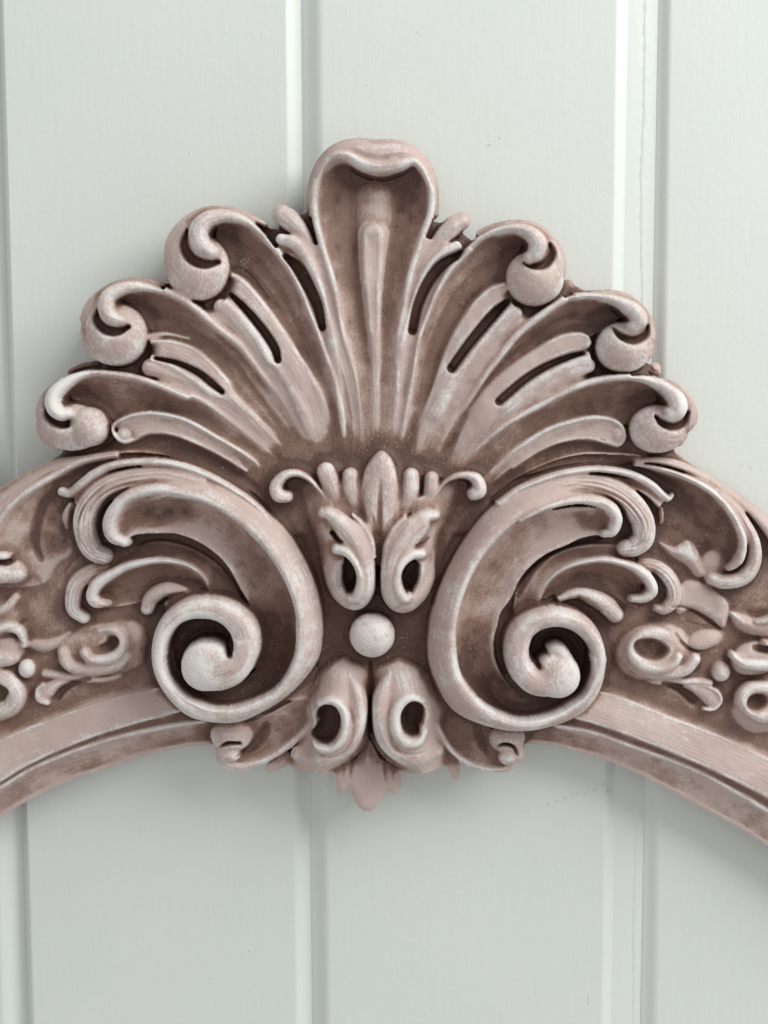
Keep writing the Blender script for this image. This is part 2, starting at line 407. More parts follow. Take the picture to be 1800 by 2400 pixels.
r2rim = M('T5', [(1180, 825), (1000, 950), (880, 1050), (760, 1190), (640, 1350), (540, 1500), (450, 1640), (330, 1890)])
r2rib = M('T6', [(500, 530), (430, 505), (300, 530), (150, 615), (0, 715)]) + M('T5', [(700, 1380), (600, 1510), (520, 1640), (400, 1920)])
m1Rr = M('T6', [(520, 680), (420, 690), (300, 740), (160, 830), (30, 950)]) + M('T5', [(780, 1560), (690, 1659), (500, 1950)])
r1rim = M('T6', [(780, 782), (640, 790), (500, 820), (350, 880), (200, 960), (0, 1070), (-100, 1140), (-200, 1225), (-290, 1310), (-370, 1420)])
r1up = M('T6', [(700, 1095), (620, 1052), (500, 1050), (350, 1080), (200, 1140), (0, 1270), (-130, 1380), (-230, 1480), (-300, 1560)])
r1lo = M('T6', [(690, 1235), (620, 1200), (500, 1182), (350, 1195), (200, 1250), (0, 1375), (-110, 1460), (-200, 1530)])
r1low = M('T6', [(860, 1300), (650, 1290), (450, 1290), (250, 1340), (50, 1430), (-100, 1540), (-200, 1610)])

hz = 119                                                # height where the fan meets the palmette
lobes = [P('shell_lobe', shell) for _ in range(7)]      # L1 L2 L3 C R3 R2 R1
leafs = [P('shell_leaf', shell) for _ in range(6)]      # M1 M2 M3 | M3R M2R M1R
# hollows between the rims and the ribs
loft(lobes[0], M('T3', [(385, 385), (420, 300), (520, 225)]) + l1rim, M('T3', [(400, 410), (480, 440), (600, 440), (690, 490)]) + l1leaf_up, [190, 178, 150, hz], [140, 135, 132, hz], sag=[30, 26, 12, 3], wash=[1.05, .9, .6, .38, .3], skew=.3)
loft(lobes[0], l1leaf_lo, l1low, [140, 135, hz], [150, 145, hz], sag=[26, 24, 6], wash=[1., 1., .8, .7])
loft(lobes[1], M('T2', [(465, 850), (500, 790), (640, 757)]) + l2rim, M('T2', [(480, 890), (540, 960), (630, 1050)]) + l2rib, [195, 185, 150, hz], [146, 142, 138, hz], sag=[34, 28, 12, 3], wash=[1.05, .9, .6, .38, .3], ripple=2.2, nr=3, skew=.2)
loft(lobes[2], M('T2', [(1105, 385), (1170, 305)]) + l3rim, M('T2', [(1100, 430), (1150, 530), (1190, 610)]) + l3rib, [192, 178, 160, 150, hz], [150, 146, 140, hz], sag=[36, 26, 16, 4], wash=[1.05, .9, .6, .38, .3], ripple=2., nr=3, skew=.2)
loft(lobes[4], M('T5', [(935, 500), (930, 430), (840, 390)]) + r3rim, M('T5', [(925, 520), (870, 590), (815, 670)]) + r3rib, [192, 178, 160, 150, hz], [150, 146, 140, hz], sag=[36, 26, 16, 4], wash=[1.05, .9, .6, .38, .3], ripple=2., nr=3, skew=.2)
loft(lobes[5], M('T6', [(770, 330), (700, 275), (560, 255), (430, 262)]) + r2rim, M('T6', [(750, 370), (670, 430), (600, 470), (540, 510)]) + r2rib, [195, 185, 150, hz], [146, 142, 138, hz], sag=[34, 26, 12, 3], wash=[1.05, .9, .6, .38, .3], ripple=2.2, nr=3, skew=.2)
loft(lobes[6], M('T6', [(1040, 900), (1000, 850), (890, 800)]) + r1rim, M('T6', [(1020, 940), (930, 1030), (830, 1050), (760, 1080)]) + r1up, [190, 178, 150, hz], [140, 135, 132, hz], sag=[30, 26, 12, 3], wash=[1.05, .9, .6, .38, .3], skew=.3)
loft(lobes[6], r1lo, r1low, [140, 135, hz], [150, 145, hz], sag=[26, 24, 6], wash=[1., 1., .8, .7])
# rib leaves: bands between the rib line and the slot, then the leaflets beyond the slot
loft(leafs[0], l2rib, m1ridge, [166, 162, 150, hz], [158, 160, 152, hz], sag=[-5, -5, -6, -2], wash=[.2, .12, .06, .05], tip=40)
loft(leafs[1], l3rib, m2ridge, [168, 164, 150, hz], [160, 160, 152, hz], sag=[-5, -5, -6, -2], wash=[.2, .12, .06, .05], tip=40)
loft(leafs[4], r3rib, m2Rr, [168, 164, 150, hz], [160, 160, 152, hz], sag=[-5, -5, -6, -2], wash=[.2, .12, .06, .05], tip=40)
loft(leafs[5], r2rib, m1Rr, [166, 162, 150, hz], [158, 160, 152, hz], sag=[-5, -5, -6, -2], wash=[.2, .12, .06, .05], tip=40)
loft(leafs[0], m1ridge, l1rim[2:], [164, 160, 152, hz], [148, 152, 148, hz], sag=[-8, -4, 3, 2], wash=[.2, .12, .06, .05], tip=45)
loft(leafs[1], m2ridge, l2rim[2:], [168, 164, 152, hz], [150, 152, 148, hz], sag=[-10, -4, 4, 2], wash=[.2, .12, .06, .05], tip=45)
loft(leafs[4], m2Rr, r2rim[1:], [168, 164, 152, hz], [152, 152, 148, hz], sag=[-10, -4, 4, 2], wash=[.2, .12, .06, .05], tip=45)
loft(leafs[5], m1Rr, r1rim[2:], [166, 162, 152, hz], [152, 152, 148, hz], sag=[-8, -4, 4, 2], wash=[.2, .12, .06, .05], tip=45)
loft(leafs[2], l3rim[3:], m3ridge, [160, 152, hz], [160, 160, hz], sag=[6, 6, 4], wash=[.2, .12, .06, .05])
loft(leafs[2], m3ridge, clrim[3:], [178, 166, 156, hz], [175, 165, 156, hz], sag=[8, 6, 3], wash=[.2, .12, .06, .05])
loft(leafs[3], m3rR, r3rim[2:], [160, 160, hz], [160, 152, hz], sag=[6, 6, 4], wash=[.2, .12, .06, .05], tip=45)
loft(leafs[3], crrim[3:], m3rR, [175, 165, 156, hz], [178, 166, 156, hz], sag=[8, 6, 3], wash=[.2, .12, .06, .05])
def line(pid, src, w, z, dry=0.64, h=None, i0=0, cap='', kind='round', wash=0, k=6.):
    n = len(src[i0:]); zz = np.interp(np.linspace(0, 1, n), np.linspace(0, 1, len(z)), z)
    ww = np.interp(np.linspace(0, 1, n), np.linspace(0, 1, len(w)), w)
    sweep(pid, 'S', [(q[0], q[1], ww[i], zz[i]) for i, q in enumerate(src[i0:])], h=h, cap=cap, dry=dry, kind=kind, wash=wash, k=k)
# central lobe
cl = lobes[3]
loft(cl, M('T1', [(760, 235), (610, 195), (500, 200), (430, 255)]) + clrim, M('T1', [(800, 240), (920, 225), (1010, 215), (1080, 260)]) + crrim, [190, 180, 176, 165, 158, hz], [190, 180, 176, 165, 158, hz], sag=[40, 62, 50, 34, 16, 3], wash=[1.15, .95, .8, .6, .5, .5])
# central bulge of the hollow, and tongue
sweep(cl, 'T1', [(770, 470, 150, 140), (770, 640, 130, 150), (760, 900, 100, 152)], h=26, kind='soft', cap='a', wash=.28, dry=0.12, k=10)
tongue = P('tongue', shell)
sweep(tongue, 'T1', [(760, 690, 104, 156), (752, 900, 88, 156), (756, 1150, 66, 152), (766, 1400, 50, 146), (772, 1600, 42, 138)], h=9, kind='flat', cap='a', wash=.25, dry=0.16)
sweep(tongue, 'T1', [(762, 695, 80, 168), (752, 900, 72, 170), (758, 1100, 54, 167), (766, 1300, 42, 162), (775, 1500, 34, 156), (778, 1850, 28, 136), (782, 2050, 22, 112)], h=11, kind='flat', cap='a', wash=.02, dry=0.24)
incise('T1', [(755, 720, 48), (752, 900, 46), (756, 1100, 30), (764, 1300, 20)], 4, wash=.15)
# rims of the centre lobe: lip roll over the top
lipc = P('lobe_lip', shell)
sweep(lipc, 'T1', [(355, 560, 24, 152), (368, 400, 38, 166), (428, 255, 56, 182), (525, 165, 72, 196), (650, 150, 94, 206), (780, 172, 104, 210), (900, 158, 92, 206), (1005, 180, 72, 196), (1095, 265, 54, 182), (1146, 400, 38, 166), (1160, 560, 24, 152)], h=64, cap='ab', wash=.0, dry=0.24)
sweep(lipc, 'T1', [(1140, 420, 18, 174), (1098, 300, 24, 194), (1028, 212, 30, 208), (930, 232, 40, 216), (800, 250, 46, 218), (680, 220, 42, 218), (590, 172, 34, 214), (500, 178, 28, 206), (430, 250, 22, 194), (395, 350, 18, 178)], h=26, dry=0.36, k=12)
incise('T1', [(560, 145, 10), (650, 165, 14), (780, 205, 16), (900, 190, 12), (990, 175, 8)], 5, wash=.35)
line(lipc, clrim, [9, 8, 7, 7], [180, 178, 172, 160, 112], dry=0.72)
line(lipc, crrim, [9, 8, 7, 7], [180, 178, 172, 160, 112], dry=0.72)
# fingers beside the centre lobe
mf = leafs[2]
sweep(mf, 'T1', [(165, 560, 66, 176), (235, 610, 68, 178), (310, 700, 50, 172), (370, 820, 32, 168), (430, 970, 22, 164), (480, 1150, 14, 160)], cap='a', h=30, dry=0.28, wash=.05, k=5)
sweep(mf, 'T1', [(160, 715, 40, 180), (250, 745, 44, 184), (330, 840, 36, 182), (385, 950, 30, 178), (430, 1080, 26, 174), (460, 1200, 30, 170), (500, 1400, 40, 166), (540, 1640, 44, 150), (570, 1900, 34, 116)], cap='a', h=20, dry=0.64, k=5)
line(lobes[2], l3rim, [8, 7, 5, 5, 6, 8, 7], [186, 180, 170, 166, 158, 146, 112], dry=0.60, i0=2)
mf = leafs[3]
sweep(mf, 'T1', [(1335, 600, 56, 176), (1270, 640, 64, 178), (1180, 740, 52, 172), (1100, 860, 34, 168), (1050, 1000, 22, 164), (1010, 1150, 12, 160)], cap='a', h=30, dry=0.24, wash=.05, k=5)
sweep(mf, 'T1', [(1300, 765, 40, 180), (1210, 810, 36, 182), (1120, 900, 30, 180), (1050, 1040, 26, 176), (1010, 1170, 26, 172), (960, 1330, 34, 168), (935, 1500, 40, 160), (915, 1750, 40, 142), (905, 1960, 30, 114)], cap='a', h=20, dry=0.68, k=5)
line(lobes[4], r3rim, [8, 7, 5, 5, 6, 8, 7], [186, 180, 170, 166, 158, 146, 112], dry=0.40, i0=1)
# rim lines
line(lobes[0], l1rim, [7, 7, 6, 6], [188, 180, 160, hz - 10], dry=0.28)
line(lobes[1], l2rim, [9, 8, 7, 6], [190, 182, 158, hz - 10], dry=0.24)
line(lobes[5], r2rim, [9, 9, 8, 7], [190, 182, 160, hz - 10], dry=0.28)
line(lobes[6], r1rim, [8, 8, 7, 6], [190, 180, 160, hz - 10], dry=0.40)
line(leafs[0], m1ridge, [8, 8, 9, 15, 18, 16], [168, 170, 164, 158, 150, hz - 10], dry=0.68)
line(leafs[1], m2ridge, [14, 12, 12, 14, 16, 16], [174, 172, 166, 160, 152, hz - 10], dry=0.64)
line(leafs[4], m2Rr, [22, 24, 22, 20, 20, 20], [176, 174, 168, 162, 152, hz - 10], dry=0.76)
line(leafs[5], m1Rr, [22, 20, 18, 18, 18], [174, 172, 166, 160, hz - 10], dry=0.68)
line(leafs[0], l2rib, [5, 5, 5, 6, 8], [169, 166, 158, 152, hz - 10], dry=0.48)
line(leafs[1], l3rib, [6, 6, 6, 8, 12, 14], [172, 168, 160, 156, 148, hz - 10], dry=0.32)
line(leafs[4], r3rib, [6, 6, 5, 6, 8], [172, 168, 160, 150, hz - 10], dry=0.20)
line(leafs[5], r2rib, [5, 5, 5, 6, 8], [170, 166, 158, 150, hz - 10], dry=0.20)
# leaflet tips
sweep(leafs[1], 'T2', [(1150, 880, 52, 172), (1230, 960, 46, 172), (1330, 1080, 36, 168), (1420, 1230, 24, 160)], cap='a', h=26, dry=0.48, k=4)
sweep(leafs[0], 'T2', [(690, 1275, 60, 168), (800, 1310, 50, 168), (950, 1370, 44, 164), (1080, 1460, 34, 158)], cap='a', h=26, dry=0.32, k=4)
sweep(leafs[0], 'T2', [(700, 1075, 26, 160), (800, 1060, 16, 158), (950, 1090, 10, 154)], cap='a', h=14, dry=0.40, k=4)
sweep(leafs[4], 'T5', [(855, 925, 50, 174), (770, 1010, 52, 174), (660, 1130, 44, 168), (560, 1260, 34, 162)], cap='a', h=22, dry=0.64, k=4)
sweep(leafs[5], 'T6', [(500, 710, 52, 172), (400, 750, 54, 172), (250, 830, 46, 166), (120, 920, 34, 160)], cap='a', h=24, dry=0.60, k=4)
sweep(leafs[4], 'T5', [(770, 770, 34, 164), (690, 830, 46, 166), (590, 950, 48, 164), (510, 1080, 38, 160), (450, 1200, 26, 156)], cap='a', h=10, kind='flat', dry=0.08, wash=.1, k=4)
sweep(leafs[5], 'T6', [(480, 560, 44, 166), (380, 575, 48, 166), (230, 630, 48, 164), (80, 720, 40, 158)], cap='a', h=10, kind='flat', dry=0.08, wash=.1, k=4)
# lowest raised leaves of the fan
lowleaf = [P('shell_leaf', shell), P('shell_leaf', shell)]
loft(lowleaf[0], l1leaf_up, l1leaf_lo, [158, 158, 148, hz], [152, 152, 142, hz], sag=[5, 4, 2], wash=.12, tip=20)
sweep(lowleaf[0], 'T3', [(860, 640, 14, 150), (800, 650, 18, 152), (740, 610, 16, 156), (735, 540, 14, 162), (850, 482, 14, 166), (1000, 467, 13, 166), (1200, 512, 13, 164), (1400, 622, 13, 158), (1600, 742, 16, 150), (1720, 850, 12, 112)], cap='a', dry=0.64)
sweep(lowleaf[0], 'T3', [(860, 645, 8, 150), (980, 595, 8, 154), (1150, 615, 9, 156), (1400, 725, 9, 150), (1600, 845, 8, 142)], dry=0.08)
loft(lowleaf[1], r1up, r1lo, [158, 158, 148, hz], [152, 152, 142, hz], sag=[5, 4, 2], wash=.08, tip=20)
sweep(lowleaf[1], 'T6', [(600, 1200, 10, 152), (690, 1225, 16, 152), (735, 1170, 13, 156), (705, 1095, 13, 160), (620, 1055, 14, 164), (500, 1052, 16, 165), (350, 1085, 16, 162), (200, 1142, 16, 157), (0, 1272, 16, 148), (-150, 1400, 12, 112)], dry=0.64)
sweep(lowleaf[1], 'T6', [(690, 1235, 9, 150), (500, 1186, 9, 156), (350, 1198, 9, 155), (200, 1252, 9, 150), (0, 1377, 9, 142)], dry=0.16)
blob(lowleaf[0], 'T3', 800, 600, 50, 50, z=156, h=16, dry=0.32)
blob(lowleaf[1], 'T6', 690, 1160, 48, 60, z=156, h=16, dry=0.08)
# slots pierced through the fan
SL_Z = 108
def slot(T, pts, z=SL_Z): cut(T, [(p[0], p[1], p[2] * .86, z) for p in pts], 18, cap='ab', wash=.95)
slot('T1', [(190, 830, 22), (265, 900, 42), (335, 1020, 44), (395, 1150, 40), (428, 1290, 28)])
slot('T1', [(1330, 810, 26), (1200, 890, 40), (1110, 1010, 40), (1050, 1150, 38), (1015, 1310, 34)])
slot('T2', [(1215, 800, 16), (1320, 905, 28), (1430, 1040, 32), (1500, 1150, 32), (1520, 1225, 26)], 108)
slot('T2', [(720, 1215, 12), (860, 1245, 20), (1000, 1310, 26), (1090, 1380, 28), (1155, 1435, 20)], 118)
slot('T5', [(800, 850, 22), (720, 925, 38), (620, 1040, 38), (540, 1140, 36), (440, 1280, 34)], 98)
slot('T6', [(465, 630, 16), (360, 660, 24), (220, 720, 28), (90, 800, 30), (-30, 900, 32), (-80, 945, 30)], 112)
incise('T2', [(1230, 630, 24), (1290, 650, 26), (1350, 700, 20), (1450, 820, 10)], 16, wash=.9)
# fine grooves inside the hollows
for T, pts in (('T2', [(1180, 480, 6), (1350, 650, 8), (1500, 850, 8), (1620, 1080, 7), (1700, 1300, 5)]),
               ('T2', [(1150, 400, 6), (1350, 530, 8), (1500, 720, 8), (1640, 1000, 7), (1750, 1300, 5)]),
               ('T2', [(650, 1000, 6), (850, 1020, 8), (1050, 1110, 8), (1250, 1290, 8), (1450, 1540, 6)]),
               ('T2', [(600, 900, 6), (850, 930, 8), (1050, 1020, 8), (1250, 1180, 8), (1480, 1450, 6)]),
               ('T5', [(800, 640, 6), (620, 760, 8), (500, 900, 8), (400, 1080, 8), (300, 1350, 6)]),
               ('T5', [(700, 560, 6), (540, 700, 8), (430, 850, 8), (340, 1040, 8), (260, 1300, 6)]),
               ('T6', [(560, 440, 6), (400, 450, 8), (200, 530, 8), (0, 650, 8), (-200, 860, 6)]),
               ('T6', [(560, 380, 6), (350, 400, 8), (150, 480, 8), (-50, 610, 8), (-250, 830, 6)])):
    incise(T, pts, 3.5, wash=.95)

# --- the six curls
def curl(T, ball, outer, lip, cres, zt=222, under=.0, dry=0.36, ndry=0.36, stri=()):
    c = P('curl', shell)
    cx, cy, rx, ry = ball
    blob(c, T, cx, cy, rx, ry, z=zt - 8, h=62, dry=dry, p=2.05)
    sweep(c, T, [(o[0] + (cx - o[0]) * .10, o[1] + (cy - o[1]) * .10, o[2] * 1.1, zt - 30) for o in outer[1:]], h=30, cap='ab', dry=.3, k=16)
    sweep(c, T, [o if len(o) == 4 else o + (zt - 38,) for o in outer], h=26, dry=0.08, wash=.1, k=14)
    cut(T, [(q[0], q[1], q[2] * .88, zt - 56) for q in cres], 22, cap='ab', wash=.95)
    sweep(c, T, lip, dry=ndry, cap='b', h=26, k=0)
    for s in stri: incise(T, s, 3, wash=.5)
    return c
curl('T2', (990, 622, 208, 214), [(1450, 350, 14, 160), (1300, 285, 24, 172), (1160, 262, 34, 180), (1020, 290, 44, 186), (905, 375, 52, 190), (840, 480, 50, 190), (825, 600, 40, 188)],
     [(1440, 430, 14, 176), (1320, 330, 30, 196), (1200, 288, 40, 214), (1080, 300, 52, 228), (1005, 370, 62, 236), (1010, 455, 60, 236), (1085, 525, 46, 226)],
     [(925, 380, 14), (905, 470, 30), (950, 560, 40), (1040, 600, 36), (1125, 585, 22)],
     stri=[[(900, 350, 6), (830, 480, 8), (830, 620, 8), (890, 700, 5)]])
curl('T2', (450, 1060, 212, 205), [(800, 745, 14, 160), (650, 722, 24, 172), (520, 735, 34, 180), (400, 800, 44, 186), (315, 890, 50, 190), (275, 990, 44, 188)],
     [(900, 840, 10, 178), (780, 785, 18, 188), (640, 750, 34, 206), (520, 755, 42, 222), (420, 805, 50, 232), (395, 885, 54, 236), (430, 945, 50, 232), (500, 970, 38, 224)],
     [(345, 900, 12), (335, 960, 28), (390, 1025, 36), (470, 1040, 32), (540, 1010, 18)],
     stri=[[(330, 880, 6), (275, 980, 8), (275, 1080, 8), (330, 1170, 5)]])
curl('T3', (440, 560, 215, 158), [(560, 205, 14, 160), (450, 232, 20, 172), (350, 300, 26, 182), (285, 380, 34, 188), (262, 470, 34, 188), (290, 560, 34, 184)],
     [(760, 215, 10, 176), (640, 200, 16, 186), (520, 218, 28, 206), (410, 275, 42, 222), (335, 350, 50, 232), (330, 425, 52, 236), (375, 472, 46, 232), (430, 470, 38, 224)],
     [(285, 430, 10), (290, 490, 22), (370, 540, 30), (445, 530, 26), (490, 490, 14)], zt=218, ndry=0.80, dry=0.24)
blob(P('curl', shell), 'T3', 560, 560, 120, 128, z=222, h=50, dry=0.16, k=6)
curl('T5', (990, 690, 190, 182), [(600, 408, 14, 160), (710, 368, 24, 172), (850, 350, 30, 182), (975, 372, 36, 188), (1075, 450, 42, 190), (1130, 560, 44, 190), (1140, 680, 38, 186)],
     [(480, 590, 10, 176), (570, 480, 16, 184), (700, 402, 24, 194), (840, 370, 34, 212), (950, 400, 48, 228), (1005, 465, 58, 234), (985, 530, 54, 230), (950, 560, 42, 224)],
     [(1085, 470, 14), (1100, 530, 28), (1050, 600, 34), (970, 612, 26), (915, 590, 12)],
     stri=[[(1120, 620, 6), (1140, 700, 6), (1090, 790, 5)], [(1090, 640, 5), (1110, 710, 5), (1060, 780, 4)]])
curl('T6', (742, 590, 185, 166), [(400, 250, 14, 160), (560, 243, 22, 174), (700, 258, 30, 184), (810, 330, 36, 188), (880, 430, 40, 190), (900, 540, 36, 188)],
     [(300, 300, 10, 176), (420, 262, 15, 186), (560, 262, 24, 200), (690, 290, 36, 216), (790, 345, 52, 230), (835, 410, 56, 234), (800, 455, 46, 228)],
     [(898, 450, 12), (880, 510, 26), (800, 545, 32), (715, 515, 26), (668, 455, 12)],
     stri=[[(840, 620, 6), (880, 640, 6), (900, 600, 5)], [(830, 660, 5), (870, 680, 5), (890, 650, 4)]])
curl('T6', (965, 1125, 190, 160), [(780, 785, 12, 166), (900, 795, 20, 176), (1030, 840, 30, 184), (1120, 920, 38, 190), (1165, 1010, 38, 190), (1165, 1100, 34, 186)],
     [(660, 795, 10, 180), (780, 790, 16, 190), (900, 812, 28, 204), (1010, 865, 44, 220), (1080, 935, 60, 232), (1085, 1000, 62, 234), (1040, 1025, 52, 228)],
     [(1158, 1015, 14), (1130, 1085, 26), (1060, 1110, 30), (985, 1085, 26), (945, 1042, 12)], zt=220, ndry=0.64,
     stri=[[(1010, 1180, 7), (1080, 1180, 8), (1150, 1130, 6)], [(1010, 1215, 7), (1080, 1215, 8), (1150, 1175, 6)], [(900, 1250, 8), (1000, 1265, 9), (1100, 1240, 7)]])

# ================================================================ SIDE LEAVES (big acanthus at both edges)
al = P('acanthus_leaf'); ar = P('acanthus_leaf')
# left
lsil = M('TB', [(1150, 215), (900, 250), (560, 300), (300, 415), (100, 530), (0, 590), (-250, 770), (-420, 980), (-800, 1500)])
lrdg = M('TB', [(1150, 290), (900, 320), (700, 380), (480, 500), (250, 640), (100, 770), (0, 900), (-90, 1050), (-300, 1400)])
loft(al, lsil, lrdg, [120, 116, 112, 110], [158, 160, 162, 160], sag=-16, wash=.12, k=6)
poly(al, 'TB', [(-300, 1250), (-90, 1100), (60, 900), (250, 700), (480, 560), (700, 430), (850, 450), (800, 700), (760, 1000), (720, 1230), (570, 1340), (500, 1440), (450, 1525), (400, 1520), (360, 1460), (230, 1500), (0, 1560), (-300, 1560)], 110, h=20, bw=14, wash=.3)
lin = M('TB', [(900, 420), (760, 560), (700, 760), (640, 1000), (560, 1300), (470, 1500), (250, 1560), (0, 1560)])
loft(al, lrdg, lin, [150, 155, 155, 150], [100, 100, 102, 108], sag=[16, 22, 20, 6], wash=.28, k=10)
incise('TB', [(600, 520, 30), (400, 720, 46), (300, 950, 60), (270, 1150, 56), (330, 1330, 36)], 7, wash=.95)
incise('TB', [(640, 640, 30), (580, 900, 60), (560, 1150, 40)], 4, wash=.7)
sweep(al, 'TB', [(1150, 295, 20, 150), (900, 322, 22, 160), (700, 382, 28, 164), (480, 502, 34, 168), (250, 642, 38, 170), (100, 772, 36, 170), (0, 905, 34, 168), (-90, 1080, 30, 166)], dry=0.40, h=18, k=12)
incise('TB', [(560, 400, 14), (300, 540, 16), (100, 660, 16), (-60, 780, 14)], 6, wash=.5)
blob(al, 'TB', 60, 1400, 190, 130, ang=20, z=160, h=34, dry=0.24, wash=.1)
blob(al, 'TB', -20, 1440, 240, 100, z=168, h=30, dry=0.64)
cut('TB', [(-60, 1330, 30, 120), (40, 1330, 36, 118), (120, 1310, 20, 124)], 14, cap='ab', wash=1.)
sweep(al, 'TB', [(-80, 1260, 40, 176), (40, 1265, 36, 172), (80, 1250, 14, 160)], cap='b', dry=0.72)
poly(al, 'TB', [(540, 1560), (580, 1440), (660, 1330), (760, 1260), (860, 1300), (800, 1480), (640, 1600)], 100, h=14, bw=12, wash=.55)
incise('TB', [(560, 1480, 10), (620, 1370, 12), (720, 1270, 10)], 8, wash=.8)
# right
rsil = M('TE', [(620, 235), (800, 225), (980, 265), (1200, 375), (1450, 535), (1600, 655), (1800, 850), (1950, 1080), (2300, 1700)])
rout = M('TE', [(620, 290), (800, 290), (1000, 345), (1200, 440), (1400, 590), (1560, 740), (1680, 900), (1780, 1100), (2050, 1650)])
loft(ar, rsil, rout, [120, 118, 112, 105], [140, 140, 132, 120], sag=-12, wash=.08)
rrdg = [(620, 300), (800, 325), (1000, 385), (1200, 490), (1340, 620), (1440, 780), (1480, 920), (1450, 1040), (1380, 1110)]
rint = M('TE', [(700, 330), (800, 480), (850, 680), (830, 900), (900, 1000), (1050, 1110), (1150, 1170), (1250, 1180)])
loft(ar, M('TE', rrdg), rint, [160, 160, 160, 150], [84, 84, 92, 112], sag=[20, 34, 30, 16], wash=.85)
sweep(ar, 'TE', [(1000, 380, 30, 140), (1200, 470, 44, 152), (1380, 620, 56, 160), (1500, 780, 60, 166), (1570, 930, 60, 170), (1565, 1080, 64, 172), (1480, 1190, 66, 170), (1340, 1220, 62, 164), (1240, 1190, 56, 152)], cap='b', h=38, dry=0.20, k=12)
sweep(ar, 'TE', [(q[0], q[1], w, z) for q, w, z in zip(rrdg, [14, 16, 20, 24, 28, 30, 34, 40, 30], [150, 160, 168, 174, 178, 182, 184, 180, 168])], cap='b', dry=0.36, h=24, k=10)
cut('TE', [(1530, 1090, 12, 150), (1450, 1150, 24, 140), (1370, 1165, 18, 140)], 14, cap='ab', wash=1.)
incise('TE', [(1300, 520, 8), (1440, 670, 10), (1540, 860, 10), (1545, 1000, 6)], 6, wash=.5)
poly(ar, 'TE', [(810, 900), (930, 930), (1040, 880), (1120, 960), (1150, 1060), (1180, 1150), (1110, 1175), (1020, 1080), (900, 1000)], 134, h=34, bw=30, wash=.15, dry=0.2, k=8)
incise('TE', [(1080, 880, 8), (1120, 960, 10), (1140, 1040, 6)], 6, wash=.3)
blob(ar, 'TE', 1240, 1060, 120, 110, z=122, h=20, wash=.25)

# ================================================================ SMALLER LEAVES BESIDE THE SCROLLS
# plates of flat leaf behind
poly(backing, 'TC', [(-200, 60), (200, 90), (480, 60), (700, 200), (900, 350), (1180, 450), (1180, 700), (900, 850), (500, 900), (200, 1000), (-200, 1150)], 96, h=10, bw=12, wash=.75)
leaf2l = P('acanthus_leaf'); leaf2r = P('acanthus_leaf')
ringl = P('eyelet_leaf'); ringr = P('eyelet_leaf')
# left: second leaf  (tile T9)
body = M('T9', [(430, 480), (560, 500), (750, 460), (950, 500), (1150, 620), (1280, 800), (1300, 900)])
rd = M('T9', [(330, 760), (430, 680), (560, 622), (750, 592), (920, 618), (1030, 690), (1085, 790), (1100, 890)])
loft(leaf2l, body, rd, [104, 118, 120, 128], [150, 160, 160, 140], sag=[14, 16, 14, 8], wash=.9)
knobline = M('T9', [(420, 900), (560, 880), (660, 850), (780, 780), (900, 780), (1050, 810), (1090, 890)])
loft(leaf2l, rd, knobline, [160, 165, 162, 140], [112, 112, 116, 126], sag=[24, 26, 20, 6], wash=.85)
sweep(leaf2l, 'T9', [(430, 640, 60, 130), (320, 670, 62, 136), (220, 740, 60, 144), (185, 830, 56, 150), (190, 920, 50, 152), (255, 970, 42, 148)], cap='b', h=32, dry=0.32, strie=9, nst=4, k=6)
cut('T9', [(330, 770, 12, 116), (262, 830, 26, 108), (270, 900, 24, 108), (310, 920, 14, 112)], 12, cap='ab', wash=1.2)
sweep(leaf2l, 'T9', [(410, 880, 22, 160), (340, 870, 44, 168), (310, 820, 44, 172), (350, 745, 42, 172), (450, 680, 34, 170), (570, 625, 28, 170), (750, 594, 22, 170), (920, 620, 16, 166), (1030, 692, 12, 156), (1085, 790, 10, 144)], cap='a', dry=0.60, h=20)
sweep(leaf2l, 'T9', [(670, 910, 46, 146), (700, 840, 52, 156), (790, 790, 50, 158), (900, 790, 36, 150), (1020, 815, 24, 140)], cap='a', dry=0.20, h=28, wash=.1)
sweep(leaf2l, 'T9', [(820, 880, 44, 146), (870, 850, 44, 150), (980, 830, 36, 142)], cap='a', dry=0.04, h=24, wash=.35)
incise('T9', [(730, 900, 14), (790, 850, 16), (900, 820, 12)], 10, wash=.9)
# right: second leaf (tile TD)
body = M('TD', [(1380, 620), (1200, 620), (1040, 650), (920, 710), (820, 790), (740, 890), (700, 980), (690, 1090)])
rd = M('TD', [(1560, 850), (1430, 755), (1280, 728), (1100, 755), (980, 815), (905, 890), (870, 980), (865, 1090)])
loft(leaf2r, body, rd, [120, 118, 124, 130], [160, 162, 158, 140], sag=[16, 18, 14, 8], wash=.6)
incise('TD', [(1300, 600, 20), (1150, 630, 22), (980, 690, 24), (860, 790, 28), (780, 900, 28), (740, 980, 20)], 16, wash=1.1)
knobline = M('TD', [(1500, 1040), (1420, 1010), (1300, 930), (1180, 900), (1050, 920), (900, 985), (870, 1080)])
loft(leaf2r, rd, knobline, [162, 165, 160, 140], [108, 112, 118, 128], sag=[26, 28, 20, 6], wash=.95)
sweep(leaf2r, 'TE', [(640, 1060, 50, 128), (780, 1090, 58, 136), (880, 1160, 62, 144), (940, 1260, 62, 152), (940, 1360, 58, 156), (870, 1430, 48, 152), (800, 1420, 30, 140)], cap='b', h=34, dry=0.28, strie=9, nst=4, k=6)
cut('TE', [(820, 1200, 12, 120), (870, 1280, 28, 112), (850, 1360, 30, 110), (780, 1400, 20, 112)], 14, cap='ab', wash=1.2)
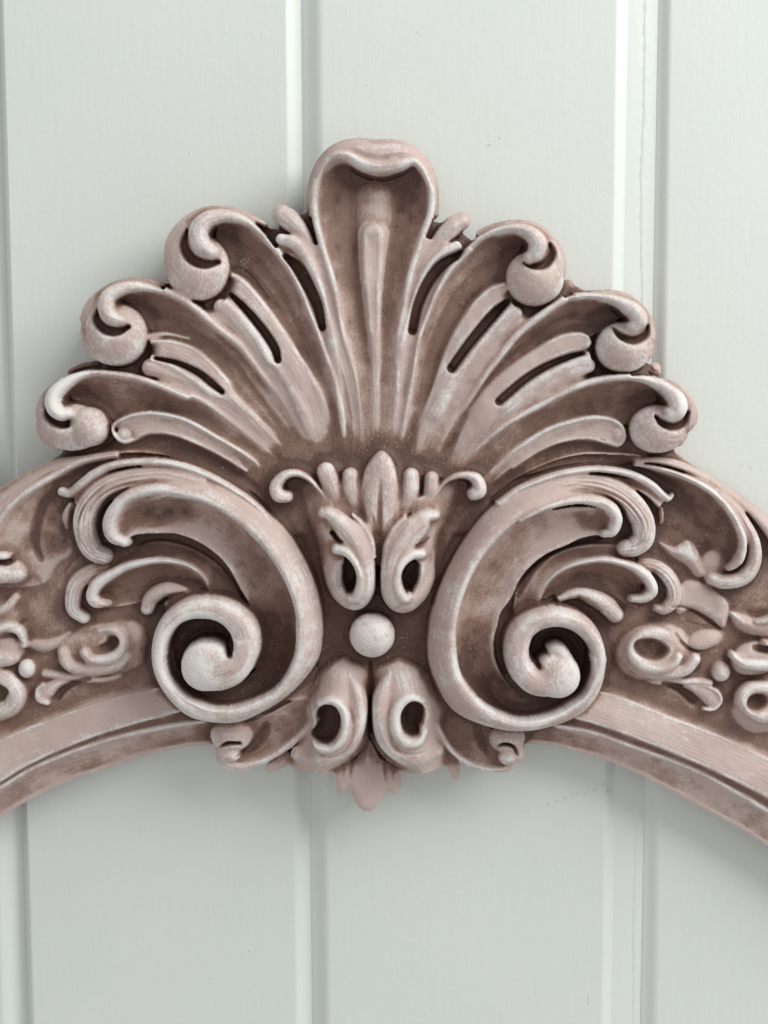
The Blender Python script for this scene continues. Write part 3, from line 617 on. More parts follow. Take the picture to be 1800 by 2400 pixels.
sweep(leaf2r, 'TD', [(1480, 985, 26, 158), (1560, 980, 36, 168), (1610, 930, 42, 172), (1580, 850, 38, 174), (1500, 785, 32, 172), (1420, 752, 24, 170), (1280, 728, 18, 170), (1100, 755, 16, 166), (980, 815, 14, 160), (905, 890, 13, 152), (872, 980, 12, 142)], cap='a', dry=0.64, h=20)
sweep(leaf2r, 'TD', [(1370, 1090, 56, 150), (1310, 1030, 64, 160), (1220, 980, 56, 160), (1110, 950, 40, 152), (980, 985, 26, 142)], cap='a', dry=0.36, h=34, wash=.1)
incise('TD', [(1280, 1080, 20), (1220, 1030, 26), (1140, 990, 22)], 12, wash=.9)
# left ring / eyelet (tile TC)
poly(ringl, 'TC', [(420, 500), (560, 410), (760, 350), (950, 310), (1080, 330), (1170, 450), (1160, 640), (1060, 740), (900, 780), (640, 740), (500, 640)], 122, h=44, bw=36, wash=.65)
sweep(ringl, 'TC', [(1100, 600, 90, 112), (1080, 520, 130, 120), (1000, 440, 100, 122), (850, 400, 70, 120), (650, 420, 60, 112), (450, 520, 50, 104)], h=34, kind='soft', wash=.6, cap='a')
sweep(ringl, 'TC', [(260, 530, 52, 116), (340, 545, 54, 120), (430, 520, 50, 118), (560, 440, 40, 108)], cap='a', h=26, wash=.3)
sweep(ringl, 'TC', [(485, 600, 54, 140), (510, 680, 60, 144), (600, 725, 60, 142), (750, 730, 62, 140), (900, 690, 62, 136), (1000, 600, 50, 130)], cap='a', h=34, dry=0.24, k=14)
sweep(ringl, 'TC', [(650, 605, 44, 152), (700, 655, 46, 154), (810, 660, 46, 154), (900, 620, 46, 152), (945, 540, 44, 150), (920, 455, 44, 144), (850, 420, 40, 136), (760, 430, 26, 124)], cap='a', h=24, dry=0.40, k=10)
cut('TC', [(760, 580, 30, 112), (830, 560, 50, 100), (860, 530, 52, 98)], 20, cap='ab', wash=.9)
bead = [P('bead'), P('bead'), P('bead')]
blob(bead[0], 'TC', 202, 725, 72, 82, z=138, h=36, dry=0.80, p=2)
sweep(ringl, 'TC', [(345, 760, 34, 122), (450, 775, 36, 124), (600, 800, 34, 122), (800, 805, 28, 116), (950, 770, 22, 108)], cap='a', h=20, dry=0.08)
sweep(ringl, 'TC', [(310, 950, 50, 128), (360, 900, 60, 128), (430, 850, 46, 124), (540, 815, 30, 120)], cap='a', h=22, dry=0.36)
sweep(ringl, 'TC', [(360, 990, 26, 132), (300, 960, 30, 134), (290, 890, 22, 130), (340, 840, 18, 128)], cap='a', h=14, dry=0.56)
incise('TC', [(390, 1000, 30), (440, 930, 44), (520, 880, 36), (650, 850, 20)], 14, wash=1.)
# far left pieces
fl = P('eyelet_leaf')
blob(fl, 'TC', 20, 330, 150, 170, z=118, h=30, wash=.35)
blob(fl, 'TC', 60, 560, 135, 140, z=136, h=40, wash=.2, dry=0.16)
sweep(fl, 'TC', [(-60, 440, 40, 150), (50, 405, 46, 152), (140, 440, 42, 148), (178, 540, 34, 140)], cap='b', h=26, dry=.4, k=8)
sweep(fl, 'TC', [(-60, 300, 34, 138), (40, 250, 40, 140), (110, 170, 34, 132)], cap='b', h=22, dry=.2, wash=.1, k=8)
incise('TC', [(-60, 520, 10), (60, 500, 16), (130, 560, 12)], 12, wash=.8)
blob(fl, 'TC', 10, 640, 140, 80, z=150, h=34, dry=0.24)
incise('TC', [(-40, 480, 10), (60, 430, 14), (150, 380, 10)], 8, wash=.7)
sweep(fl, 'TC', [(-60, 780, 80, 140), (40, 830, 86, 146), (110, 930, 84, 146), (70, 1030, 80, 142), (-60, 1080, 80, 140)], h=44, dry=0.44)
cut('TC', [(-60, 900, 60, 100), (10, 920, 42, 104)], 20, cap='b', wash=1.)
# right ring (tile TF)
poly(ringr, 'TF', [(930, 40), (1120, 60), (1300, 200), (1320, 330), (1270, 450), (1150, 360), (1000, 290), (880, 330), (840, 200)], 120, h=20, bw=18, wash=.12, smooth=True)
blob(ringr, 'TF', 680, 660, 360, 270, ang=-12, z=152, h=66, wash=.5)
blob(ringr, 'TF', 1080, 570, 210, 115, ang=-20, z=126, h=40, wash=.45)
incise('TF', [(860, 300, 8), (980, 310, 14), (1100, 360, 16), (1220, 440, 16), (1320, 510, 10)], 16, wash=1.)
incise('TF', [(900, 530, 8), (960, 620, 16), (1050, 685, 18), (1160, 700, 16), (1260, 660, 10)], 18, wash=1.1)
incise('TF', [(1000, 440, 8), (1100, 470, 12), (1220, 500, 10)], 8, wash=.6)
sweep(ringr, 'TF', [(1040, 735, 58, 150), (960, 820, 64, 150), (830, 845, 66, 146), (680, 840, 66, 142), (520, 790, 60, 136), (420, 700, 50, 128)], cap='a', h=36, dry=0.32, k=18)
sweep(ringr, 'TF', [(895, 710, 42, 160), (850, 775, 46, 160), (750, 815, 50, 158), (620, 800, 52, 156), (515, 730, 50, 152), (480, 630, 52, 150), (540, 545, 56, 150), (660, 500, 58, 148), (790, 530, 60, 142), (870, 590, 50, 134)], cap='a', h=28, dry=0.40, k=18)
poly(None, 'TF', [(530, 640), (560, 595), (640, 575), (730, 585), (810, 630), (840, 680), (800, 740), (720, 775), (620, 750), (550, 700)], 108, h=-26, bw=18, mode='min', wash=.6)
blob(bead[1], 'TF', 1262, 835, 86, 92, z=144, h=38, dry=0.80)
sweep(ringr, 'TF', [(1165, 930, 30, 130), (1050, 915, 34, 128), (900, 915, 34, 124), (700, 910, 34, 118), (560, 870, 26, 108)], cap='a', h=18, dry=0.40)
sweep(ringr, 'TF', [(1190, 1075, 80, 128), (1130, 1020, 74, 128), (1040, 975, 52, 126), (930, 945, 36, 122)], cap='a', h=20, wash=.2)
sweep(ringr, 'TF', [(1110, 1150, 18, 128), (1190, 1155, 20, 132), (1255, 1090, 20, 134), (1230, 1010, 20, 134), (1150, 965, 16, 130), (1040, 940, 12, 126)], cap='a', dry=0.64, h=12)
incise('TF', [(1070, 1140, 44), (1010, 1070, 56), (920, 1010, 46), (800, 980, 26)], 16, wash=1.1)
# far right pieces
fr = P('eyelet_leaf')
blob(fr, 'TF', 1620, 1120, 300, 270, ang=-15, z=140, h=60, dry=0.12, wash=.1)
sweep(fr, 'TF', [(1760, 1240, 60, 160), (1600, 1220, 66, 160), (1480, 1140, 62, 158), (1450, 1060, 56, 156), (1530, 980, 60, 152), (1680, 990, 60, 148), (1800, 1060, 60, 144)], h=26, dry=0.40, k=6)
blob(None, 'TF', 1570, 1095, 105, 78, ang=-15, z=104, h=30, mode='min', wash=1.)
blob(fr, 'TF', 1560, 1095, 50, 30, z=112, h=10, wash=.4)
blob(fr, 'TF', 1560, 720, 230, 160, ang=-10, z=146, h=46, dry=0.20, wash=.15)
sweep(fr, 'TF', [(1370, 700, 34, 158), (1450, 760, 50, 164), (1580, 780, 54, 166), (1740, 780, 54, 166)], cap='a', h=22, dry=0.72)
cut('TF', [(1580, 640, 36, 118), (1700, 650, 50, 114)], 18, cap='ab', wash=1.)
sweep(fr, 'TF', [(1650, 590, 24, 164), (1760, 600, 34, 164)], cap='a', dry=0.72)
poly(fr, 'TF', [(1330, 310), (1450, 330), (1560, 360), (1700, 320), (1800, 360), (1800, 560), (1640, 540), (1480, 500), (1380, 430)], 136, h=34, bw=34, dry=0.08)
sweep(fr, 'TF', [(1560, 400, 20, 140), (1660, 390, 30, 150), (1780, 330, 34, 150)], cap='a', dry=0.32)
blob(fr, 'TF', 1600, 250, 220, 80, ang=-10, z=104, h=22, wash=1.)

# ================================================================ THE TWO SCROLLS
scl = P('scroll'); scr = P('scroll')
hook_l = P('scroll_leaf', scl); hook_r = P('scroll_leaf', scr)
# ---- left: long outer shoulder, from the hook tips round to the husk
sh = [(660, 1400, 60, 168), (590, 1370, 70, 176), (545, 1290, 76, 182), (530, 1170, 80, 184), (570, 1060, 84, 184), (680, 960, 84, 186), (830, 905, 80, 190), (1000, 885, 74, 192), (1150, 900, 76, 196), (1320, 950, 84, 200), (1480, 1040, 92, 204), (1640, 1160, 96, 208), (1760, 1300, 94, 212), (1840, 1450, 90, 214), (1880, 1600, 84, 212), (1880, 1760, 78, 206), (1830, 1900, 70, 200), (1740, 2010, 60, 194)]
TILE['TV'] = (94, 1031, 844); TILE['TW'] = (938, 1031, 862)
shA = M('TV', [(400, 165), (560, 140), (750, 170), (900, 230), (1050, 330), (1150, 430), (1250, 600), (1300, 760), (1310, 900), (1275, 1030), (1150, 1175), (1000, 1270), (880, 1308), (700, 1285), (580, 1185), (520, 1065), (512, 960)])
shB = M('TV', [(420, 300), (600, 262), (750, 285), (900, 370), (1030, 490), (1130, 640), (1182, 780), (1190, 900), (1175, 1020), (1100, 1150), (980, 1222), (850, 1255), (750, 1240), (650, 1175), (590, 1080), (578, 1000)])
loft(scl, shA, shB, [120, 164, 162, 152, 146, 146, 160, 180, 188, 192, 200], [186, 224, 231, 236, 238, 238, 236, 232, 230, 228, 226], sag=[-12, -20, -24, -26, -26, -22, -14, -12], dry=0.18, wash=.04, k=6)
arl = lambda z: [(x, y, 6.5, z) for x, y in shB]
sweep(scl, 'S', [(x, y, min(7, 2 + 1.5 * i), min(234, 222 + 3 * i)) for i, (x, y) in enumerate(shB[1:])], h=8, dry=0.56, k=4)
sweep(hook_l, 'T3', sh[:10], h=44, cap='a', dry=0.44, strie=8, nst=5, k=8)
for o in (-38, -6, 26):
    incise('T3', [(590 + o * .3, 1390, 3), (545 + o, 1290, 7), (535 + o, 1170, 8), (575 + o * .8, 1060, 8), (685 + o * .4, 958 + o * .6, 8), (835, 900 + o, 6), (1000, 888 + o, 3)], 11, wash=.85)
# outermost finger
sweep(hook_l, 'T3', [(395, 975, 36, 150), (450, 985, 36, 156), (520, 930, 38, 166), (600, 865, 36, 172), (720, 810, 30, 178), (900, 785, 26, 184), (1100, 795, 26, 188), (1300, 855, 24, 192), (1500, 960, 22, 194), (1680, 1090, 20, 192), (1800, 1240, 14, 188)], cap='a', dry=0.48, h=26, k=4)
loft(hook_l, M('T3', [(470, 1010), (560, 930), (700, 850), (900, 815), (1100, 825), (1300, 880)]), M('T3', [(480, 1060), (570, 990), (690, 900), (850, 860), (1050, 850), (1280, 905)]), 150, 160, sag=5, wash=.85)
sweep(hook_l, 'T3', [(440, 1200, 30, 120), (430, 1130, 36, 132), (460, 1060, 30, 140)], cap='ab', h=20, wash=.3)
# deep recess between hook and lip
cut('T3', [(820, 960, 14, 170), (700, 1030, 22, 150), (640, 1120, 36, 138), (625, 1210, 42, 132), (650, 1290, 40, 132), (710, 1320, 30, 138)], 22, cap='ab', wash=1.25)
# interior of the C and the bowl
inA = M('T9', [(480, 440), (488, 340)]) + offs(shB, 4)
inB = M('T9', [(500, 480), (580, 440), (640, 428), (750, 422), (880, 432), (1040, 500), (1180, 620), (1280, 790)]) + M('TA', [(800, 360), (850, 480), (855, 600), (830, 720), (760, 820), (650, 900), (540, 910), (400, 880), (330, 780), (325, 690)])
bowl = P('bowl', scl)
loft(bowl, inA, inB, [190, 210, 222, 224, 216, 204, 180, 150, 134], [172, 170, 168, 156, 144, 138, 134, 130], sag=[14, 26, 34, 42, 42, 32, 20, 8], wash=.25, skew=-.1)
# brown glaze left in the bowl
# coil
ring_z = 232
volute = P('volute', scl)
TAc = [(700, 1062, 20), (540, 1062, 34), (400, 1010, 44), (290, 910, 50), (215, 790, 52), (190, 660, 54), (215, 530, 58), (290, 430, 66), (400, 370, 74), (520, 365, 82), (640, 405, 90), (730, 490, 98), (750, 610, 100), (700, 720, 104)]
sweep(volute, 'TA', [(x, y, w * (1 + .16 * min(1, i / 6)), 206 + 14 * min(1, i / 6)) for i, (x, y, w) in enumerate(TAc)], h=60, kind='soft', dry=0.12, wash=.1)
sweep(volute, 'TA', [(x, y, w, 226 + 14 * min(1, i / 6)) for i, (x, y, w) in enumerate(TAc)], h=30, kind='dome', dry=0.40, k=8)
sweep(volute, 'TA', [(740, 560, 92, 244), (735, 660, 96, 244), (680, 750, 108, 246), (590, 790, 116, 246), (520, 770, 130, 242)], cap='b', h=30, kind='dome', dry=0.48, k=6)
blob(volute, 'TA', 508, 735, 178, 170, z=246, h=34, p=2.1, dry=0.68, k=8)
# outer side of the coil, dropping into the bowl
# dark channel between coil and eye
cut('TA', [(655, 655, 16, 176), (640, 580, 34, 150), (570, 500, 48, 130), (470, 478, 48, 122), (370, 500, 50, 124), (302, 575, 44, 126), (280, 670, 44, 128), (286, 770, 37, 130), (338, 862, 27, 132), (420, 925, 30, 134), (520, 952, 32, 136)], 10, cap='ab', wash=1.1, kind='flat', zm=236)
# rim ridge: lip tube of the C, thinning round the bowl
sweep(scl, 'T9', [(520, 478, 40, 196), (450, 440, 54, 206), (425, 370, 56, 212), (450, 280, 52, 218), (530, 195, 46, 222), (650, 148, 42, 226), (800, 138, 40, 228), (1000, 180, 34, 230), (1150, 250, 22, 228)], cap='a', dry=0.44, h=32, k=10)

# ---- right scroll (tile TD / TH)
sh = [(1440, 660, 60, 168), (1500, 650, 70, 176), (1560, 590, 76, 182), (1550, 470, 80, 184), (1460, 350, 82, 186), (1330, 270, 78, 188), (1180, 238, 70, 190), (1040, 245, 66, 194), (880, 300, 72, 198), (720, 385, 80, 202), (560, 510, 88, 206), (420, 660, 92, 210), (310, 830, 88, 212), (240, 1010, 82, 212), (215, 1180, 76, 208), (225, 1340, 70, 202), (290, 1490, 64, 196), (390, 1610, 56, 192)]
shA = M('TW', [(860, 175), (700, 185), (540, 225), (400, 310), (285, 450), (190, 620), (130, 780), (115, 920), (140, 1060), (230, 1215), (380, 1292), (530, 1316), (700, 1290), (830, 1230), (910, 1120), (937, 980)])
shB = M('TW', [(860, 268), (740, 268), (600, 318), (470, 408), (360, 530), (290, 660), (250, 800), (240, 920), (265, 1070), (350, 1185), (450, 1250), (560, 1280), (700, 1252), (800, 1190), (860, 1090), (880, 980)])
loft(scr, shA, shB, [120, 164, 162, 152, 146, 146, 160, 180, 188, 192, 200], [186, 224, 231, 236, 238, 238, 236, 232, 230, 228, 226], sag=[-12, -20, -24, -26, -26, -22, -14, -12], dry=0.10, wash=.12, k=6)
sweep(scr, 'S', [(x, y, min(7, 2 + 1.5 * i), min(234, 222 + 3 * i)) for i, (x, y) in enumerate(shB[1:])], h=8, dry=0.76, k=4)
sweep(hook_r, 'TD', sh[:10], h=44, cap='a', dry=0.44, strie=8, nst=5, k=8)
for o in (-40, -8, 26):
    incise('TD', [(1500, 650 - o * .3, 3), (1555 - o * .9, 585, 7), (1550 - o, 470, 8), (1462 - o * .6, 352 + o * .5, 8), (1330, 272 + o, 8), (1180, 240 + o, 6), (1000, 265 + o, 3)], 11, wash=.85)
sweep(hook_r, 'TE', [(925, 535, 18, 150), (890, 565, 30, 158), (830, 520, 34, 166), (750, 448, 34, 172), (600, 375, 32, 178), (400, 338, 30, 182), (200, 345, 28, 186), (0, 385, 26, 190), (-250, 480, 24, 192), (-450, 610, 20, 190)], cap='a', dry=0.48, h=24, k=4)
loft(hook_r, M('TE', [(860, 590), (760, 490), (600, 410), (400, 370), (200, 380), (0, 420)]), M('TE', [(820, 640), (740, 560), (600, 480), (420, 430), (220, 420), (0, 460)]), 150, 160, sag=5, wash=.6)
sweep(hook_r, 'TE', [(835, 640, 16, 140), (838, 700, 16, 138), (835, 750, 14, 136)], cap='ab', h=14, wash=.1)
cut('TD', [(1230, 300, 12, 172), (1330, 345, 20, 152), (1410, 430, 34, 138), (1440, 520, 40, 132), (1420, 600, 42, 130), (1370, 630, 36, 134)], 22, cap='ab', wash=1.25)
inA = M('TD', [(1300, 540), (1320, 450), (1230, 385), (1080, 380), (940, 402)]) + offs(shB[2:], -4)
inB = M('TD', [(1290, 570), (1200, 580), (1130, 600), (1050, 640), (930, 690), (820, 770), (740, 870), (690, 980), (620, 1080)]) + M('TH', [(720, 400), (695, 500), (705, 640), (770, 790), (850, 880), (960, 960), (1080, 990), (1200, 980), (1300, 900), (1370, 800)])
bowl_r = P('bowl', scr)
loft(bowl_r, inA, inB, [190, 210, 222, 224, 216, 204, 180, 150, 134], [172, 170, 168, 156, 144, 138, 134, 130], sag=[14, 26, 34, 42, 42, 32, 20, 8], wash=.22, skew=-.1)
vol_r = P('volute', scr)
THc = [(1000, 1150, 18), (1150, 1125, 30), (1290, 1050, 42), (1400, 950, 46), (1480, 830, 50), (1520, 690, 54), (1500, 560, 60), (1430, 450, 68), (1320, 370, 74), (1180, 340, 78), (1040, 365, 84), (930, 440, 92), (885, 550, 96), (890, 680, 98), (950, 790, 104)]
sweep(vol_r, 'TH', [(x, y, w * (1 + .16 * min(1, i / 6)), 206 + 14 * min(1, i / 6)) for i, (x, y, w) in enumerate(THc)], h=60, kind='soft', dry=0.08, wash=.1)
sweep(vol_r, 'TH', [(x, y, w, 226 + 14 * min(1, i / 6)) for i, (x, y, w) in enumerate(THc)], h=30, kind='dome', dry=0.28, k=8)
sweep(vol_r, 'TH', [(880, 620, 92, 244), (910, 740, 100, 244), (990, 830, 110, 246), (1090, 850, 120, 246), (1160, 820, 130, 244)], cap='b', h=30, kind='dome', dry=0.32, k=6)
blob(vol_r, 'TH', 1192, 795, 185, 180, z=250, h=40, p=2.1, dry=0.48, k=8)
sweep(vol_r, 'TH', [(1230, 700, 110, 240), (1190, 610, 80, 225), (1110, 610, 50, 205)], h=30, dry=0.16, wash=.2)
cut('TH', [(1050, 720, 18, 182), (1015, 650, 36, 160), (1030, 560, 44, 136), (1110, 490, 46, 126), (1220, 478, 44, 124), (1320, 530, 44, 126), (1395, 625, 46, 128), (1423, 745, 43, 130), (1403, 850, 33, 132), (1355, 930, 29, 134), (1255, 1000, 28, 136)], 10, cap='ab', wash=1.1, kind='flat', zm=238)
sweep(scr, 'TD', [(1300, 560, 34, 196), (1350, 540, 46, 206), (1375, 460, 48, 212), (1330, 390, 44, 218), (1240, 350, 38, 222), (1100, 345, 32, 226), (900, 395, 24, 228), (740, 480, 14, 226)], cap='a', dry=0.56, h=28, k=10)

# ================================================================ CENTRE: palmette, husks, bead
dark = P('centre_panel')
poly(dark, 'T7', [(60, 380), (300, 300), (500, 500), (800, 600), (1100, 500), (1320, 300), (1520, 420), (1300, 700), (1180, 1000), (1150, 1400), (1130, 1560), (400, 1560), (430, 1300), (400, 1000), (280, 700)], 120, h=20, bw=20, wash=1., dome=0)
pal = P('palmette')
sweep(pal, 'T7', [(800, 520, 280, 166), (800, 640, 220, 176), (797, 760, 130, 176), (795, 900, 70, 168)], h=34, kind='soft', cap='a', wash=.3, dry=.1)
loft(pal, M('T7', [(290, 340), (330, 560), (385, 700), (415, 850), (440, 1000), (500, 1120)]), M('T7', [(620, 480), (600, 700), (580, 850), (560, 1000), (590, 1100)]), [126, 128, 130, 136], [166, 176, 176, 172], sag=[-10, -24, -24, -18], wash=.42, dry=.05)
loft(pal, M('T7', [(1310, 340), (1250, 560), (1185, 700), (1160, 850), (1140, 1000), (1090, 1120)]), M('T7', [(1000, 480), (1010, 700), (1030, 850), (1040, 1000), (1000, 1100)]), [126, 128, 130, 136], [166, 176, 176, 172], sag=[-10, -24, -24, -18], wash=.38, dry=.05)
def petal(T, pts, dry=0.24, h=14, kind='flat'):
    p = P('petal', pal); sweep(p, T, [(a, b, c * 1.3, d + 4) for a, b, c, d in pts] + [(pts[-1][0] * .55 + 800 * .45, pts[-1][1] + 90, 14, 150)], cap='a', h=h + 10, kind='dome', dry=dry, wash=.05, k=5)
petal('T7', [(452, 295, 50, 166), (480, 370, 50, 168), (520, 470, 40, 162), (550, 540, 26, 154)])
petal('T7', [(1140, 340, 38, 162), (1135, 420, 40, 164), (1105, 510, 32, 156)], dry=0.16)
petal('T7', [(612, 325, 46, 168), (615, 400, 50, 172), (635, 500, 44, 168), (650, 580, 34, 160)])
petal('T7', [(1005, 325, 44, 168), (1000, 410, 48, 172), (975, 510, 42, 166), (950, 580, 30, 158)])
pc = P('petal', pal)
poly(pc, 'T7', [(690, 600), (672, 450), (690, 320), (735, 225), (805, 160), (868, 195), (908, 280), (928, 400), (932, 540), (905, 660), (800, 740), (700, 680)], 190, h=34, bw=34, dry=0.24, k=6)
incise('T7', [(805, 350, 6), (803, 450, 14), (800, 560, 20), (798, 700, 24)], 12, wash=.7)
incise('T7', [(705, 380, 5), (695, 480, 9), (705, 620, 12)], 6, wash=.5)
incise('T7', [(905, 400, 5), (912, 500, 9), (895, 620, 12)], 6, wash=.4)
incise('T7', [(760, 580, 6), (770, 680, 20), (790, 800, 30)], 8, wash=.7)
cs = P('c_scroll', pal)
sweep(cs, 'T7', [(470, 500, 8, 160), (400, 400, 14, 170), (330, 335, 20, 176), (250, 305, 26, 180), (175, 325, 34, 184), (125, 390, 44, 186), (140, 450, 48, 186), (195, 460, 40, 180)], cap='b', dry=0.52, h=22)
cs2 = P('c_scroll', pal)
sweep(cs2, 'T7', [(1140, 490, 8, 160), (1205, 385, 13, 168), (1285, 330, 20, 174), (1370, 320, 28, 180), (1435, 350, 42, 186), (1450, 420, 52, 188), (1420, 440, 48, 186)], cap='b', dry=0.40, h=24)
for side in (0, 1):
    hk = P('husk')
    if side == 0:
        sweep(hk, 'T7', [(560, 800, 20, 150), (480, 880, 50, 158), (500, 980, 62, 170), (560, 1090, 72, 186), (640, 1130, 80, 196), (700, 1070, 72, 204), (720, 950, 60, 208)], dry=0.12, wash=.1, h=42, k=6)
        sweep(hk, 'T7', [(430, 565, 34, 206), (480, 575, 46, 214), (552, 635, 64, 222), (622, 720, 82, 228), (680, 840, 80, 232), (710, 960, 66, 232), (705, 1070, 62, 224), (650, 1140, 60, 208)], dry=0.48, h=36, cap='a', k=5)
        sweep(hk, 'T7', [(625, 575, 12, 196), (690, 640, 18, 206), (745, 740, 20, 214), (765, 860, 16, 214)], cap='a', dry=0.40)
        cut('T7', [(598, 905, 34, 110), (608, 990, 44, 100), (622, 1060, 34, 105)], 24, cap='ab', wash=1.3)
        sweep(hk, 'T7', [(525, 800, 36, 222), (585, 815, 38, 230), (645, 880, 36, 236), (680, 970, 34, 238), (676, 1060, 36, 232), (640, 1120, 34, 220), (590, 1110, 24, 206)], cap='a', dry=0.68, h=24, k=3)
        incise('T7', [(500, 640, 8), (590, 730, 12), (660, 850, 12), (700, 950, 6)], 6, wash=.35)
        incise('T7', [(600, 600, 5), (690, 700, 8), (740, 830, 8), (745, 960, 5)], 6, wash=.4)
        cut('T7', [(490, 700, 14, 150), (530, 745, 12, 160), (560, 750, 6, 180)], 8, cap='ab', wash=1.)
    else:
        sweep(hk, 'T7', [(1150, 800, 20, 150), (1120, 900, 50, 160), (1100, 1000, 62, 174), (1040, 1100, 72, 188), (950, 1150, 80, 196), (880, 1090, 72, 204), (860, 950, 60, 208)], dry=0.12, wash=.1, h=42, k=6)
        sweep(hk, 'T7', [(1160, 580, 36, 206), (1105, 590, 52, 214), (1048, 650, 78, 222), (968, 735, 86, 228), (900, 850, 80, 232), (868, 960, 64, 232), (875, 1080, 62, 224), (930, 1160, 60, 208)], dry=0.40, h=36, cap='a', k=5)
        sweep(hk, 'T7', [(965, 585, 14, 196), (900, 660, 18, 206), (850, 760, 20, 214), (830, 860, 16, 214)], cap='a', dry=0.40)
        cut('T7', [(1025, 900, 32, 125), (1005, 980, 44, 108), (975, 1060, 36, 108)], 24, cap='ab', wash=1.2)
        sweep(hk, 'T7', [(1070, 830, 36, 222), (1005, 842, 38, 230), (945, 895, 36, 236), (912, 975, 34, 238), (920, 1065, 36, 232), (965, 1125, 34, 220), (1010, 1100, 24, 206)], cap='a', dry=0.72, h=24, k=3)
        incise('T7', [(1080, 650, 6), (1000, 740, 9), (910, 870, 12), (885, 980, 6)], 6, wash=.35)
        incise('T7', [(980, 620, 5), (890, 730, 8), (845, 850, 8), (840, 960, 5)], 6, wash=.4)
        cut('T7', [(1120, 740, 8, 160), (1090, 770, 10, 166), (1040, 780, 6, 180)], 8, cap='ab', wash=1.)
# lower husks (tile T8)
lhl = P('lower_husk'); lhr = P('lower_husk')
loft(lhl, M('T8', [(540, 365), (430, 430), (365, 560), (320, 690), (330, 850), (240, 990), (240, 1090)]), M('T8', [(600, 365), (720, 460), (734, 600), (736, 750), (728, 900), (640, 1030), (500, 1115)]), [112, 122, 124, 120, 110], [112, 126, 130, 126, 110], sag=[-20, -66, -82, -84, -80, -56], dry=0.28, k=4)
loft(lhr, M('T8', [(880, 375), (768, 460), (754, 600), (752, 750), (760, 900), (840, 1040), (960, 1115)]), M('T8', [(950, 365), (1090, 440), (1165, 560), (1215, 690), (1195, 850), (1225, 980), (1210, 1080)]), [112, 126, 130, 126, 110], [112, 122, 124, 120, 110], sag=[-20, -66, -82, -84, -80, -56], dry=0.24, k=4)
sweep(lhl, 'T8', [(600, 480, 20, 176), (640, 600, 50, 200), (665, 720, 62, 210), (650, 860, 62, 212), (590, 980, 62, 206), (480, 1045, 60, 196), (360, 1060, 56, 182), (270, 1030, 50, 164)], h=40, cap='b', dry=0.20, k=16)
sweep(lhl, 'T8', [(390, 900, 24, 206), (400, 965, 36, 214), (470, 985, 42, 218), (550, 930, 44, 222), (580, 830, 42, 224), (560, 730, 42, 222), (490, 680, 40, 216), (410, 700, 26, 204)], h=24, cap='ab', dry=0.48)
incise('T8', [(380, 1000, 5), (480, 1030, 9), (580, 985, 9), (630, 860, 9), (620, 740, 7), (560, 660, 4)], 8, wash=.7)
poly(None, 'T8', [(405, 740), (450, 700), (510, 710), (545, 780), (540, 870), (490, 950), (420, 960), (350, 920), (390, 850), (390, 790)], 108, h=-40, bw=22, mode='min', wash=1.3)
sweep(lhr, 'T8', [(870, 480, 20, 176), (835, 600, 50, 200), (805, 720, 62, 210), (815, 860, 62, 212), (860, 970, 62, 206), (950, 1040, 58, 196), (1060, 1060, 56, 184), (1170, 1010, 50, 166)], h=40, cap='b', dry=0.20, k=16)
sweep(lhr, 'T8', [(1090, 880, 30, 206), (1050, 950, 38, 214), (980, 955, 42, 218), (920, 890, 44, 222), (900, 800, 42, 224), (930, 710, 42, 222), (1000, 660, 38, 216), (1080, 680, 26, 204)], h=24, cap='ab', dry=0.60)
incise('T8', [(860, 880, 5), (900, 970, 9), (1000, 1010, 9), (1110, 1000, 7)], 8, wash=.6)
poly(None, 'T8', [(960, 730), (1000, 690), (1050, 690), (1090, 740), (1085, 820), (1065, 860), (1060, 900), (1010, 920), (960, 890), (940, 830), (940, 780)], 120, h=-40, bw=22, mode='min', wash=1.1)
incise('T8', [(738, 450, 10), (740, 600, 16), (742, 800, 18), (740, 930, 20)], 24, wash=.9)
ball = P('ball_ornament')
blob(ball, 'T7', 752, 1368, 152, 150, z=214, h=62, dry=0.48)
# pendant leaf and wings
pend = P('pendant_leaf')
poly(pend, 'T8', [(500, 1090), (512, 1180), (522, 1250), (556, 1268), (590, 1240), (607, 1225), (622, 1280), (660, 1350), (700, 1382), (745, 1382), (790, 1340), (830, 1270), (843, 1238), (880, 1268), (915, 1260), (938, 1200), (942, 1110), (800, 1040), (730, 900), (650, 1040)], 108, h=18, bw=14, dry=0.10, smooth=False, dome=10)
incise('T8', [(622, 1060, 10), (615, 1150, 12), (603, 1235, 10)], 10, wash=.6)
incise('T8', [(835, 1060, 10), (835, 1150, 10), (843, 1240, 10)], 10, wash=.7)
wl = P('wing_leaf'); wr = P('wing_leaf')
loft(wl, M('TA', [(1230, 800), (1150, 900), (1000, 980), (850, 1060), (760, 1080)]), M('TA', [(1180, 1120), (1080, 1200), (960, 1290), (830, 1360), (700, 1375)]), [150, 140, 130, 120], [130, 122, 120, 118], sag=[2, 14, 26, 20], wash=.5)
sweep(wl, 'TA', [(1230, 1050, 30, 150), (1120, 1170, 24, 142), (980, 1280, 22, 136), (850, 1345, 22, 132), (730, 1372, 26, 132), (640, 1350, 34, 132), (600, 1290, 30, 130)], dry=0.44, h=16)
blob(wl, 'TA', 665, 1180, 145, 125, z=158, h=56, dry=0.24, k=10)
blob(wl, 'TA', 625, 1290, 60, 75, z=140, h=40, dry=0.32, k=14)
cut('TA', [(585, 1272, 8, 122), (640, 1245, 15, 118), (715, 1246, 12, 120)], 8, cap='ab', wash=1.2)
blob(wl, 'TA', 668, 1305, 66, 44, z=150, h=26, dry=0.48, k=6)
